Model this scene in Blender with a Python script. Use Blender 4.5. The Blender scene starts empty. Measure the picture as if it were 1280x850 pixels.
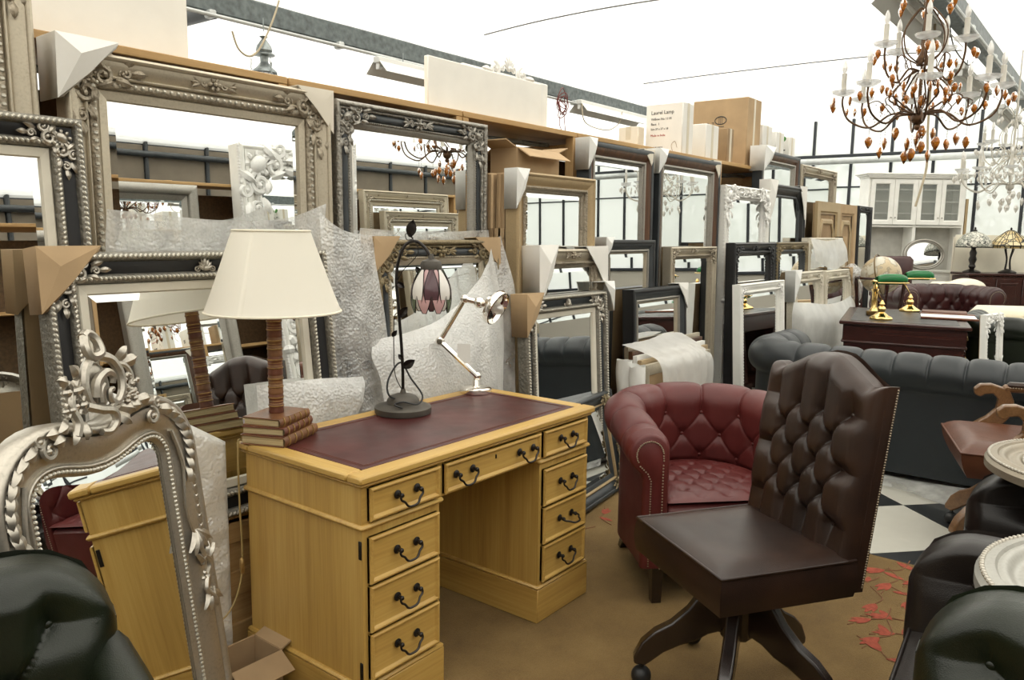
import bpy, bmesh, math, random
from math import sin, cos, pi, radians, sqrt, atan2, exp, hypot
from mathutils import Vector, Matrix

SC = bpy.context.scene
COL = SC.collection
# ------------------------------------------------------------------ camera, sky, exposure
# world frame: x runs along the mirror wall, y points towards it, z up; the photographer stands at x=y=0
YAW, PITCH, ROLL, EYE = 0.907, 0.1374, -0.0133, 1.465
cam = bpy.data.cameras.new('camera'); camo = bpy.data.objects.new('camera', cam); COL.objects.link(camo)
cam.sensor_width = 36.0; cam.lens = 984.0 / 1280 * 36.0; cam.clip_start = 0.05; cam.clip_end = 200
_s, _c, _sp, _cp = sin(YAW), cos(YAW), sin(PITCH), cos(PITCH)
_f = Vector((_s * _cp, _c * _cp, -_sp)); _r0 = Vector((_c, -_s, 0)); _u0 = _r0.cross(_f)
_r = _r0 * cos(ROLL) - _u0 * sin(ROLL); _u = _r0 * sin(ROLL) + _u0 * cos(ROLL)
camo.matrix_world = Matrix(((_r.x, _u.x, -_f.x, 0), (_r.y, _u.y, -_f.y, 0), (_r.z, _u.z, -_f.z, EYE), (0, 0, 0, 1)))
SC.camera = camo
SC.view_settings.view_transform = 'Standard'; SC.view_settings.look = 'None'
SC.view_settings.gamma = 1.0; SC.view_settings.use_curve_mapping = False
SC.view_settings.exposure = 0.48
W = bpy.data.worlds.new('overcast'); SC.world = W; W.use_nodes = True
_wt = W.node_tree; _bg = _wt.nodes['Background']; _bg.inputs[1].default_value = 3.1
_tc = _wt.nodes.new('ShaderNodeTexCoord'); _sx = _wt.nodes.new('ShaderNodeSeparateXYZ'); _cr = _wt.nodes.new('ShaderNodeValToRGB')
_wt.links.new(_tc.outputs['Generated'], _sx.inputs[0]); _wt.links.new(_sx.outputs[2], _cr.inputs[0]); _wt.links.new(_cr.outputs[0], _bg.inputs[0])
_cr.color_ramp.elements[0].position = 0.0; _cr.color_ramp.elements[0].color = (.35, .352, .335, 1)      # overcast sky: three times brighter overhead than at the horizon
_cr.color_ramp.elements[1].position = 1.0; _cr.color_ramp.elements[1].color = (1.0, .965, .875, 1)

# ------------------------------------------------------------------ mesh helpers
class MB:
    def __init__(s): s.v = []; s.f = []
    def add(s, vs, fs, M=None):
        o = len(s.v)
        if M is not None: vs = [M @ Vector(p) for p in vs]
        s.v += [tuple(p) for p in vs]; s.f += [tuple(i + o for i in f) for f in fs]; return s
    def box(s, c, size, b=0.0, M=None):
        hx, hy, hz = size[0] / 2, size[1] / 2, size[2] / 2
        if b <= 0:
            vs = [(c[0] + x * hx, c[1] + y * hy, c[2] + z * hz) for x in (-1, 1) for y in (-1, 1) for z in (-1, 1)]
            fs = [(0, 1, 3, 2), (4, 6, 7, 5), (0, 4, 5, 1), (2, 3, 7, 6), (0, 2, 6, 4), (1, 5, 7, 3)]
            return s.add(vs, fs, M)
        b = min(b, hx * .95, hy * .95, hz * .95)
        vs = []; idx = {}
        for x in (-1, 1):
            for y in (-1, 1):
                for z in (-1, 1):
                    for k, d in enumerate(((0, b, b), (b, 0, b), (b, b, 0))):
                        idx[(x, y, z, k)] = len(vs)
                        vs.append((c[0] + x * (hx - d[0]), c[1] + y * (hy - d[1]), c[2] + z * (hz - d[2])))
        fs = []
        I = lambda x, y, z, k: idx[(x, y, z, k)]
        for q in (-1, 1):
            f = [I(q, -1, -1, 0), I(q, 1, -1, 0), I(q, 1, 1, 0), I(q, -1, 1, 0)]; fs.append(f if q > 0 else f[::-1])
            f = [I(-1, q, -1, 1), I(-1, q, 1, 1), I(1, q, 1, 1), I(1, q, -1, 1)]; fs.append(f if q > 0 else f[::-1])
            f = [I(-1, -1, q, 2), I(1, -1, q, 2), I(1, 1, q, 2), I(-1, 1, q, 2)]; fs.append(f if q > 0 else f[::-1])
        for a in (-1, 1):
            for e in (-1, 1):
                f = [I(a, e, -1, 0), I(a, e, 1, 0), I(a, e, 1, 1), I(a, e, -1, 1)]; fs.append(f if a * e < 0 else f[::-1])
                f = [I(a, -1, e, 0), I(a, 1, e, 0), I(a, 1, e, 2), I(a, -1, e, 2)]; fs.append(f if a * e > 0 else f[::-1])
                f = [I(-1, a, e, 1), I(1, a, e, 1), I(1, a, e, 2), I(-1, a, e, 2)]; fs.append(f if a * e < 0 else f[::-1])
        for x in (-1, 1):
            for y in (-1, 1):
                for z in (-1, 1):
                    f = [I(x, y, z, 0), I(x, y, z, 1), I(x, y, z, 2)]; fs.append(f if x * y * z > 0 else f[::-1])
        return s.add(vs, fs, M)
    def tube(s, pts, r, n=8, closed=False, M=None, sq=1.0):
        pts = [Vector(p) for p in pts]; m = len(pts)
        if m < 2: return s
        R = r if isinstance(r, (list, tuple)) else [r] * m
        vs = []; fs = []; prev = None
        for i in range(m):
            if closed: t = pts[(i + 1) % m] - pts[i - 1]
            else: t = pts[min(i + 1, m - 1)] - pts[max(i - 1, 0)]
            if t.length < 1e-9: t = Vector((0, 0, 1))
            t.normalize()
            if prev is None:
                a = Vector((0, 0, 1)) if abs(t.z) < .9 else Vector((1, 0, 0))
                nrm = a - t * a.dot(t)
            else: nrm = prev - t * prev.dot(t)
            if nrm.length < 1e-6: nrm = t.orthogonal()
            nrm.normalize(); prev = nrm; bn = t.cross(nrm)
            for k in range(n):
                a = 2 * pi * k / n
                vs.append(pts[i] + nrm * (R[i] * cos(a)) + bn * (R[i] * sin(a) * sq))
        for i in range(m if closed else m - 1):
            j = (i + 1) % m
            for k in range(n):
                l = (k + 1) % n
                fs.append((i * n + k, i * n + l, j * n + l, j * n + k))
        if not closed:
            fs.append(tuple(range(n))[::-1]); fs.append(tuple((m - 1) * n + k for k in range(n)))
        return s.add(vs, fs, M)
    def lathe(s, prof, n=24, M=None, c=(0, 0, 0), a0=0.0, a1=2 * pi):
        full = abs(a1 - a0 - 2 * pi) < 1e-6; cols = n if full else n + 1
        vs = []; fs = []; m = len(prof)
        for k in range(cols):
            a = a0 + (a1 - a0) * k / n
            for r, z in prof: vs.append((c[0] + r * cos(a), c[1] + r * sin(a), c[2] + z))
        for k in range(n):
            l = (k + 1) % cols
            for i in range(m - 1):
                if prof[i][0] < 1e-7 and prof[i + 1][0] < 1e-7: continue
                fs.append((k * m + i, l * m + i, l * m + i + 1, k * m + i + 1))
        if full:
            if prof[0][0] > 1e-7: fs.append(tuple(k * m for k in range(n))[::-1])
            if prof[-1][0] > 1e-7: fs.append(tuple(k * m + m - 1 for k in range(n)))
        return s.add(vs, fs, M)
    def ball(s, c, r, n=10, m=6, M=None):
        if not isinstance(r, (list, tuple)): r = (r, r, r)
        vs = [(c[0], c[1], c[2] - r[2])]; fs = []
        for i in range(1, m):
            p = -pi / 2 + pi * i / m
            for k in range(n):
                a = 2 * pi * k / n
                vs.append((c[0] + r[0] * cos(p) * cos(a), c[1] + r[1] * cos(p) * sin(a), c[2] + r[2] * sin(p)))
        vs.append((c[0], c[1], c[2] + r[2])); top = len(vs) - 1
        for k in range(n):
            l = (k + 1) % n
            fs.append((0, 1 + l, 1 + k))
            for i in range(m - 2): fs.append((1 + i * n + k, 1 + i * n + l, 1 + (i + 1) * n + l, 1 + (i + 1) * n + k))
            fs.append((1 + (m - 2) * n + k, 1 + (m - 2) * n + l, top))
        return s.add(vs, fs, M)
    def grid(s, fn, nu, nv, cu=False, cv=False, M=None, flip=False):
        vs = [fn(i / (nu if cu else nu - 1), j / (nv if cv else nv - 1)) for i in range(nu) for j in range(nv)]; fs = []
        for i in range(nu if cu else nu - 1):
            for j in range(nv if cv else nv - 1):
                a, b = i, (i + 1) % nu; c, d = j, (j + 1) % nv
                f = (a * nv + c, b * nv + c, b * nv + d, a * nv + d); fs.append(f[::-1] if flip else f)
        return s.add(vs, fs, M)
    def prism(s, poly, y0, y1, M=None):      # polygon in x,z extruded along y
        n = len(poly)
        vs = [(x, y0, z) for x, z in poly] + [(x, y1, z) for x, z in poly]
        fs = [tuple(range(n)), tuple(range(n, 2 * n))[::-1]] + [(i, i + n, (i + 1) % n + n, (i + 1) % n) for i in range(n)]
        return s.add(vs, fs, M)
    def sweep(s, path, prof, closed=True, split=True, M=None):
        """profile [(d inward, h forward)] swept round a path of (x,z); front is -y"""
        n = len(path); P = [Vector(p) for p in path]
        def inn(a, b):
            t = (b - a).normalized(); return Vector((-t.y, t.x))     # path runs counter-clockwise
        mit = []
        for i in range(n):
            if not closed and i == 0: m = inn(P[0], P[1])
            elif not closed and i == n - 1: m = inn(P[-2], P[-1])
            else:
                a = inn(P[i - 1], P[i]); b = inn(P[i], P[(i + 1) % n]); m = (a + b) / max(.25, 1 + a.dot(b))
            mit.append(m)
        k = len(prof)
        def ring(i): return [(P[i].x + mit[i].x * d, -h, P[i].y + mit[i].y * d) for d, h in prof]
        if split:
            for i in range(n if closed else n - 1):
                s.add(ring(i) + ring((i + 1) % n), [(j, j + 1, k + j + 1, k + j) for j in range(k - 1)], M)
        else:
            vs = []; fs = []
            for i in range(n): vs += ring(i)
            for i in range(n if closed else n - 1):
                l = (i + 1) % n
                fs += [(i * k + j, i * k + j + 1, l * k + j + 1, l * k + j) for j in range(k - 1)]
            s.add(vs, fs, M)
        return s
    def build(s, name, m, parent=None, loc=None, sharp=38, **kw):
        me = bpy.data.meshes.new(name); me.from_pydata(s.v, [], s.f)
        me.polygons.foreach_set('use_smooth', [True] * len(me.polygons))
        if sharp < 180: me.set_sharp_from_angle(angle=radians(sharp))
        me.update()
        o = bpy.data.objects.new(name, me); COL.objects.link(o)
        if m: me.materials.append(m)
        if parent is not None: o.parent = parent
        if loc is not None: o.location = loc
        for k, v in kw.items(): o[k] = v
        return o

def T(name, label, cat, loc=(0, 0, 0), rz=0.0, group=None, rx=0.0, ry=0.0):
    o = bpy.data.objects.new(name, None); COL.objects.link(o); o.empty_display_size = .1
    o.location = loc; o.rotation_euler = (rx, ry, rz); o['label'] = label; o['category'] = cat
    if group: o['group'] = group
    return o
def tag(o, label, cat, group=None):
    o['label'] = label; o['category'] = cat
    if group: o['group'] = group
    return o
def S(o): o['kind'] = 'structure'; return o
def copy_tree(o, parent=None):
    c = o.copy(); COL.objects.link(c)
    if parent is not None: c.parent = parent
    for ch in [x for x in o.children]: copy_tree(ch, c)
    return c
def rot(axis, a): return Matrix.Rotation(a, 4, axis)
def tr(x, y, z): return Matrix.Translation((x, y, z))
def arc(cx, cz, r, a0, a1, n, y=0.0):
    return [(cx + r * cos(a0 + (a1 - a0) * i / n), y, cz + r * sin(a0 + (a1 - a0) * i / n)) for i in range(n + 1)]
def smooth_path(pts, n=6):
    P = [Vector(p) for p in pts]; out = []
    for i in range(len(P) - 1):
        a = P[max(i - 1, 0)]; b = P[i]; c = P[i + 1]; d = P[min(i + 2, len(P) - 1)]
        for k in range(n):
            t = k / n
            out.append(.5 * ((2 * b) + (c - a) * t + (2 * a - 5 * b + 4 * c - d) * t * t + (3 * b - a - 3 * c + d) * t ** 3))
    out.append(P[-1]); return out
def vnoise(x, y, z=0.0):
    from mathutils import noise
    return noise.noise(Vector((x, y, z)))
from mathutils import noise as _noise
def vnoise(x, y, z=0.0): return _noise.noise(Vector((x, y, z)))

# ------------------------------------------------------------------ materials
class NT:
    def __init__(s, name):
        s.m = bpy.data.materials.new(name); s.m.use_nodes = True; s.t = s.m.node_tree; s.n = s.t.nodes
        s.p = s.n['Principled BSDF']; s.out = s.n['Material Output']
    def new(s, t, **kw):
        n = s.n.new(t)
        for k, v in kw.items(): setattr(n, k, v)
        return n
    def link(s, a, b): s.t.links.new(a, b)
    def coord(s, scale=(1, 1, 1), which='Object', rotz=(0, 0, 0)):
        tc = s.new('ShaderNodeTexCoord'); mp = s.new('ShaderNodeMapping')
        mp.inputs['Scale'].default_value = scale; mp.inputs['Rotation'].default_value = rotz
        s.link(tc.outputs[which], mp.inputs[0]); return mp.outputs[0]
    def noise(s, co, scale, detail=3, rough=.5, dist=0):
        n = s.new('ShaderNodeTexNoise'); n.inputs['Scale'].default_value = scale; n.inputs['Detail'].default_value = detail
        n.inputs['Roughness'].default_value = rough; n.inputs['Distortion'].default_value = dist
        s.link(co, n.inputs['Vector']); return n.outputs[0]
    def vor(s, co, scale, feat='F1'):
        n = s.new('ShaderNodeTexVoronoi', feature=feat); n.inputs['Scale'].default_value = scale
        s.link(co, n.inputs['Vector']); return n.outputs['Distance']
    def ramp(s, fac, stops):
        r = s.new('ShaderNodeValToRGB'); e = r.color_ramp.elements
        while len(e) < len(stops): e.new(.5)
        for el, (p, c) in zip(e, stops): el.position = p; el.color = (c[0], c[1], c[2], 1) if hasattr(c, '__len__') else (c, c, c, 1)
        s.link(fac, r.inputs[0]); return r.outputs[0]
    def bump(s, h, strength, dist=.01, normal=None):
        b = s.new('ShaderNodeBump'); b.inputs['Strength'].default_value = strength; b.inputs['Distance'].default_value = dist
        s.link(h, b.inputs['Height'])
        if normal is not None: s.link(normal, b.inputs['Normal'])
        s.link(b.outputs[0], s.p.inputs['Normal']); return b.outputs[0]
    def set(s, col=None, rough=None, metal=None, **kw):
        if col is not None: s.p.inputs['Base Color'].default_value = (*col, 1)
        if rough is not None: s.p.inputs['Roughness'].default_value = rough
        if metal is not None: s.p.inputs['Metallic'].default_value = metal
        for k, v in kw.items(): s.p.inputs[k.replace('_', ' ')].default_value = v
        return s
def plain(name, col, rough=.6, metal=0.0, var=.12, nscale=8, bump=0.0, bscale=60, **kw):
    t = NT(name).set(col, rough, metal, **kw); co = t.coord()
    lo = tuple(c * (1 - var) for c in col); hi = tuple(min(1, c * (1 + var)) for c in col)
    t.link(t.ramp(t.noise(co, nscale, 4), [(.3, lo), (.7, hi)]), t.p.inputs['Base Color'])
    if bump: t.bump(t.noise(co, bscale, 4), bump, .004)
    return t.m
def wood(name, dark, mid, light, axis=2, rough=.42, scale=1.0, coat=0.1, pores=.5):
    t = NT(name).set(mid, rough); t.p.inputs['Coat Weight'].default_value = coat; t.p.inputs['Coat Roughness'].default_value = .25
    sc = [14 * scale] * 3; sc[axis] = .9 * scale
    co = t.coord(tuple(sc))
    a = t.noise(co, 1.0, 5, .6, .8); 
    sc2 = [120 * scale] * 3; sc2[axis] = 3 * scale
    b = t.noise(t.coord(tuple(sc2)), 1.0, 3, .6)
    mx = t.new('ShaderNodeMix', data_type='FLOAT'); mx.inputs[0].default_value = .4
    t.link(a, mx.inputs[2]); t.link(b, mx.inputs[3])
    t.link(t.ramp(mx.outputs[0], [(.32, dark), (.5, mid), (.68, light)]), t.p.inputs['Base Color'])
    t.bump(b, .12 * pores, .002); return t.m
def leather(name, col, hi, rough=.36, nscale=3.0, coat=.15, grain=.22):
    t = NT(name).set(col, rough); co = t.coord(); t.p.inputs['Specular IOR Level'].default_value = .36
    t.p.inputs['Coat Weight'].default_value = coat * .5; t.p.inputs['Coat Roughness'].default_value = .3
    t.link(t.ramp(t.noise(co, nscale, 5, .6), [(.38, col), (.68, hi)]), t.p.inputs['Base Color'])
    v = t.vor(co, 420); t.bump(v, grain, .0015)
    r = t.new('ShaderNodeMapRange'); r.inputs[3].default_value = rough - .06; r.inputs[4].default_value = rough + .1
    t.link(t.noise(co, 14, 3), r.inputs[0]); t.link(r.outputs[0], t.p.inputs['Roughness']); return t.m
def gilt(name, col, dark, rough=.36, metal=.85, carve=0.0, cscale=90, wear=.45):
    """leafed frame finish, darker wax rubbed into it; carve adds fine relief"""
    t = NT(name).set(col, rough, metal); co = t.coord()
    n = t.noise(co, 120, 5, .6); lo = t.noise(co, 9, 4, .6)
    mid = tuple(a * .55 + b * .45 for a, b in zip(col, dark))
    mx = t.new('ShaderNodeMix', data_type='FLOAT'); mx.inputs[0].default_value = .35; t.link(n, mx.inputs[2]); t.link(lo, mx.inputs[3])
    if carve:
        v = t.vor(co, cscale, 'SMOOTH_F1'); w = t.noise(co, cscale * .8, 3, .6, 1.5)
        ad = t.new('ShaderNodeMath', operation='ADD'); t.link(v, ad.inputs[0]); t.link(w, ad.inputs[1])
        t.bump(ad.outputs[0], carve * .6, .008)
        base = t.ramp(mx.outputs[0], [(.33, mid), (.5, col), (.72, tuple(min(1, c * 1.12) for c in col))])
    else:
        t.bump(n, .05, .003); base = t.ramp(mx.outputs[0], [(.28, mid), (.48, col), (.72, tuple(min(1, c * 1.1) for c in col))])
    t.link(base, t.p.inputs['Base Color']); return t.m
def film(name, transp, col=(.9, .9, .88), gloss=.06, bumpy=None, rough=.25, back=.5):
    """thin sheet: part of the light passes straight, part is scattered through, a little mirrors"""
    t = NT(name); t.n.remove(t.p)
    tp = t.new('ShaderNodeBsdfTransparent'); tl = t.new('ShaderNodeBsdfTranslucent'); df = t.new('ShaderNodeBsdfDiffuse'); gl = t.new('ShaderNodeBsdfGlossy')
    tl.inputs[0].default_value = (*col, 1); df.inputs[0].default_value = (*col, 1); gl.inputs['Roughness'].default_value = rough
    m1 = t.new('ShaderNodeMixShader'); m2 = t.new('ShaderNodeMixShader'); m3 = t.new('ShaderNodeMixShader')
    m1.inputs[0].default_value = back; t.link(tl.outputs[0], m1.inputs[1]); t.link(df.outputs[0], m1.inputs[2])
    m2.inputs[0].default_value = transp; t.link(m1.outputs[0], m2.inputs[1]); t.link(tp.outputs[0], m2.inputs[2])
    m3.inputs[0].default_value = gloss; t.link(m2.outputs[0], m3.inputs[1]); t.link(gl.outputs[0], m3.inputs[2])
    t.link(m3.outputs[0], t.out.inputs[0])
    if bumpy:
        co = t.coord(); b = t.new('ShaderNodeBump'); b.inputs['Strength'].default_value = bumpy[1]; b.inputs['Distance'].default_value = .006
        mx = t.new('ShaderNodeMath', operation='ADD'); mu = t.new('ShaderNodeMath', operation='MULTIPLY'); mu.inputs[1].default_value = .6
        t.link(t.noise(co, 16, 3, .5, 1.0), mu.inputs[0]); t.link(t.vor(co, bumpy[0], 'SMOOTH_F1'), mx.inputs[0]); t.link(mu.outputs[0], mx.inputs[1]); t.link(mx.outputs[0], b.inputs['Height'])
        for nd in (tl, df, gl): t.link(b.outputs[0], nd.inputs['Normal'])
        r = t.ramp(t.noise(co, 7, 4), [(.34, transp * .35), (.70, min(.95, transp * 2.0))]); t.link(r, m2.inputs[0])
    return t.m

M = {}
M['silver'] = gilt('aged silver leaf', (.60, .57, .49), (.25, .23, .19), .4, .65)
M['silver_carved'] = gilt('carved aged silver leaf', (.24, .225, .19), (.06, .055, .045), .45, .6, .9, 75, .47)
M['pewter_carved'] = gilt('carved dark pewter leaf', (.34, .32, .28), (.05, .045, .04), .4, .75, .9, 80, .5)
M['pewter'] = gilt('dark pewter leaf', (.36, .34, .30), (.10, .09, .08), .4, .7)
M['champagne'] = gilt('champagne silver leaf', (.52, .46, .355), (.26, .21, .14), .42, .6)
M['champagne_carved'] = gilt('carved champagne leaf', (.36, .31, .235), (.10, .08, .055), .42, .6, .8, 80, .46)
M['bright_silver'] = gilt('bright rubbed silver leaf', (.46, .425, .365), (.17, .15, .12), .34, .8, 0, 90, .36)
M['cream_slip'] = plain('cream painted slip', (.66, .62, .52), .5, var=.08)
M['black'] = plain('black lacquer', (.012, .012, .013), .38, var=.3)
M['grey_black'] = plain('grey black lacquer', (.035, .04, .043), .4, var=.3)
M['brown_wood'] = wood('dark walnut', (.03, .012, .005), (.09, .038, .015), (.16, .07, .03), 2)
M['white_paint'] = plain('white painted wood', (.84, .83, .78), .45, var=.05, bump=.05)
M['cream_wood'] = gilt('distressed cream paint', (.66, .61, .50), (.33, .27, .18), .6, 0.0, .35, 60, .38)
M['white_carved'] = gilt('white carved paint', (.82, .81, .78), (.66, .64, .6), .5, 0.0, .35, 70, .35)
M['grey_gold'] = gilt('worn dark gold', (.23, .18, .10), (.03, .027, .025), .5, .5, .8, 70, .55)
M['gold_wood'] = gilt('soft antique gold wood', (.42, .31, .17), (.24, .17, .09), .5, .25, 0, 50, .42)
def _mirror():
    t = NT('mirror glass').set((.86, .875, .865), 0.006, 1.0); return t.m
M['mirror'] = _mirror()
M['oak'] = wood('light oak veneer', (.35, .20, .048), (.475, .292, .074), (.555, .365, .108), 2)
M['oak_x'] = wood('light oak veneer across', (.35, .20, .048), (.475, .292, .074), (.555, .365, .108), 0)
M['oak_y'] = wood('light oak veneer deep', (.35, .20, .048), (.475, .292, .074), (.555, .365, .108), 1)
M['pine'] = wood('pine board', (.30, .165, .055), (.46, .28, .11), (.56, .37, .17), 0, .6, .7, 0)
M['pine_z'] = wood('pine upright', (.30, .165, .055), (.46, .28, .11), (.56, .37, .17), 2, .6, .7, 0)
M['chipboard'] = plain('brown hardboard', (.11, .065, .03), .8, var=.25, nscale=40)
M['mahogany'] = wood('dark mahogany', (.024, .006, .0045), (.036, .009, .0065), (.05, .014, .009), 1, .24, .5, .4)
M['darkwood'] = wood('black brown turned wood', (.006, .0035, .0025), (.014, .007, .005), (.024, .012, .008), 0, .25, 1, .5)
M['arm_wood'] = wood('medium brown wood', (.09, .042, .016), (.17, .085, .034), (.24, .13, .056), 0, .3, 1, .3)
M['l_brown'] = leather('antique brown leather', (.016, .0082, .0058), (.040, .018, .010), .34)
M['l_burgundy'] = leather('burgundy leather', (.080, .0125, .0115), (.118, .021, .018), .42, 3, .12)
M['l_navy'] = leather('slate blue leather', (.0055, .009, .0115), (.011, .0165, .0195), .42, 2, .1)
M['l_navy'].node_tree.nodes['Principled BSDF'].inputs['Specular IOR Level'].default_value = .6
M['l_dark'] = leather('near black brown leather', (.008, .006, .0052), (.016, .0115, .0095), .33, 3, .06)
M['l_green'] = leather('black green leather', (.0045, .0065, .003), (.009, .014, .005), .3, 3, .05)
M['l_ox'] = leather('oxblood leather', (.03, .008, .008), (.06, .016, .014), .3, 3, .3)
M['l_tan'] = leather('chestnut leather', (.085, .03, .015), (.14, .052, .026), .36)
M['l_desk'] = leather('maroon desk leather', (.045, .0085, .008), (.085, .016, .014), .36, 5, .25, .1)
M['l_grey'] = leather('charcoal leather', (.03, .026, .026), (.05, .045, .044), .45)
M['brass'] = plain('polished brass', (.86, .62, .25), .14, 1.0, .06)
M['old_brass'] = plain('antique brass', (.17, .12, .06), .34, 1.0, .25)
M['bronze'] = plain('dark bronze', (.028, .024, .022), .32, .7, .3)
M['nickel'] = plain('polished nickel', (.80, .76, .70), .1, 1.0, .04)
M['iron_brown'] = plain('dull grey brown metal', (.085, .075, .062), .5, .4, .2)
M['stud'] = plain('antique nail heads', (.40, .33, .24), .35, 1.0, .1)
M['steel'] = plain('galvanised steel', (.28, .31, .31), .42, .7, .25, 30)
M['beam'] = plain('grey green painted steel', (.115, .135, .135), .5, .2, .35, 25)
M['pipe'] = plain('white grey pipe', (.55, .57, .56), .45, .2, .12)
M['dark_bar'] = plain('dark glazing bar', (.02, .024, .03), .5, 0, .2)
M['plastic_white'] = plain('white enamelled metal', (.74, .74, .71), .35, 0, .04)
M['cable'] = plain('grey cable', (.10, .10, .095), .6)
M['cable_pale'] = plain('pale beige flex', (.45, .38, .26), .5)
M['cable_gold'] = plain('gold flex', (.32, .23, .09), .45)
M['cable_red'] = plain('red brown flex', (.16, .03, .025), .5)
M['card'] = plain('brown cardboard', (.44, .305, .17), .85, 0, .1, 6, .12, 30)
M['card_dark'] = plain('dull brown cardboard', (.32, .215, .115), .85, 0, .14, 6, .12, 30)
M['card_pale'] = plain('cream card', (.75, .69, .58), .8, 0, .05, 6, .1, 30)
M['card_white'] = plain('white card', (.80, .78, .73), .75, 0, .04, 6, .08, 30)
M['foam'] = plain('white packing foam', (.80, .80, .77), .7, 0, .05, 10, .2, 80)
M['paper'] = plain('white paper', (.80, .79, .75), .8, 0, .03)
M['ink'] = plain('black print', (.05, .05, .05), .8)
M['ink_red'] = plain('red print', (.45, .06, .05), .8)
M['bubble'] = film('bubble wrap', .40, (.97, .97, .95), .16, (105, .75))
M['bubble_dense'] = film('layered bubble wrap', .14, (.97, .965, .94), .14, (105, .75))
M['poly'] = film('white plastic film', .10, (.93, .93, .91), .08, (14, .5))
M['poly_clear'] = film('clear plastic film', .55, (.85, .86, .85), .16, (14, .6), .15)
M['roof'] = film('white roof film', .30, (.95, .95, .93), .02)
M['pane'] = film('hazy glass', .34, (.95, .97, .97), .05, None, .05)
M['cabglass'] = film('cabinet glass', .72, (.7, .74, .7), .08, None, .03)
M['clear_glass'] = film('clear cut glass', .62, (.95, .96, .95), .3, None, .05)
M['bulb'] = film('clear bulb glass', .45, (.97, .95, .9), .25, None, .05)
M['shade'] = film('pleated cream shade silk', 0.02, (.97, .93, .82), .02, None, .4, .74)
M['green_glass'] = plain('green cased glass', (.012, .16, .045), .12, 0, .1)
M['clear_drop'] = film('clear crystal', .35, (.86, .83, .76), .3, None, .05)
def _amber():
    t = NT('amber crystal').set((.55, .20, .03), .08); t.p.inputs['Transmission Weight'].default_value = .6; t.p.inputs['IOR'].default_value = 1.5
    co = t.coord(); t.link(t.ramp(t.noise(co, 40, 2), [(.35, (.09, .018, .002)), (.65, (.55, .19, .018))]), t.p.inputs['Base Color']); return t.m
M['amber'] = _amber()
M['rust'] = plain('rubbed rust gold metal', (.10, .052, .024), .42, .6, .4, 40)
M['ivory'] = plain('ivory candle sleeve', (.62, .59, .52), .6)
M['cream_fabric'] = plain('cream fabric', (.76, .71, .58), .9, 0, .06, 5, .2, 40)
M['plastic_black'] = plain('black rubber', (.012, .012, .012), .5)
# ------------------------------------------------------------------ the setting
X0, X1, Y0, Y1 = -3.0, 14.5, -6.9, 9.1
EAVE = 3.02
M['concrete'] = plain('dusty concrete', (.10, .095, .085), .75, 0, .2, 3, .15, 30)
def floor_mats():
    for n, c, v in (('tile_white', (.54, .525, .46), .06), ('tile_black', (.022, .024, .025), .35)):
        t = NT('vinyl ' + n).set(c, .28); co = t.coord()
        t.link(t.ramp(t.noise(co, 9, 6, .7), [(.3, tuple(x * (1 - v) for x in c)), (.62, c), (.78, tuple(min(1, x * (1 + v * 1.5) + .006) for x in c))]), t.p.inputs['Base Color'])
        t.bump(t.noise(co, 30, 3), .06, .004); M[n] = t.m
    t = NT('fawn carpet').set((.20, .135, .062), .95); co = t.coord()
    a = t.noise(co, 3.2, 5, .6); b = t.noise(co, 260, 2)
    mx = t.new('ShaderNodeMix', data_type='FLOAT'); mx.inputs[0].default_value = .35; t.link(a, mx.inputs[2]); t.link(b, mx.inputs[3])
    t.link(t.ramp(mx.outputs[0], [(.3, (.11, .064, .019)), (.5, (.175, .107, .033)), (.72, (.235, .152, .055))]), t.p.inputs['Base Color'])
    t.p.inputs['Sheen Weight'].default_value = .03; t.bump(b, .5, .006); M['carpet'] = t.m
    M['petal'] = plain('woven red petals', (.30, .06, .032), .95, 0, .25, 60, .3, 200)
    M['stem'] = plain('woven rose brown stems', (.22, .10, .05), .95, 0, .2, 60)
    t = NT('red brick').set((.3, .12, .07), .9); br = t.new('ShaderNodeTexBrick'); t.link(t.coord((1, 1, 1), 'Object', (pi / 2, 0, pi / 2)), br.inputs[0])
    br.inputs['Scale'].default_value = 4.5; br.inputs[1].default_value = (.33, .12, .06, 1); br.inputs[2].default_value = (.24, .085, .05, 1); br.inputs[3].default_value = (.45, .42, .36, 1)
    t.link(br.outputs[0], t.p.inputs['Base Color']); M['brick'] = t.m
    M['lining'] = plain('brown board lining', (.21, .175, .13), .8, 0, .15, 2.5)
    M['leaf'] = plain('garden foliage', (.2, .28, .2), .8, 0, .4, 3)
    M['grass'] = plain('mown grass', (.10, .15, .06), .9, 0, .3, 4)
floor_mats()
floor = S(MB().box(((X0 + X1) / 2, (Y0 + Y1) / 2, -.06), (X1 - X0, Y1 - Y0, .11)).build('floor', M['concrete']))
# chequered vinyl tiles, each its own piece
TA = radians(227.5); TS = .585; P1 = Vector((4.62, .865))
tu = Vector((cos(TA), sin(TA))); tv = Vector((cos(TA - pi / 2), sin(TA - pi / 2)))
tile_bm = {}
for nm in ('tile_white', 'tile_black'):
    me = MB().box((0, 0, -.003), (TS - .003, TS - .003, .006), .0015).build('tmp', M[nm]); tile_bm[nm] = me.data; bpy.data.objects.remove(me)
for i in range(-14, 8):
    for j in range(-10, 10):
        c = P1 + tu * TS * (i + .5) + tv * TS * (j + .5)
        if not (3.7 < c.x < 11.6 and -1.3 < c.y < 2.9): continue
        k = 'tile_white' if (i + j) % 2 == 0 else 'tile_black'
        o = bpy.data.objects.new('floor_tile', tile_bm[k]); COL.objects.link(o); o.parent = floor
        o.location = (c.x, c.y, 0.0005); o.rotation_euler = (0, 0, TA)
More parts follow.
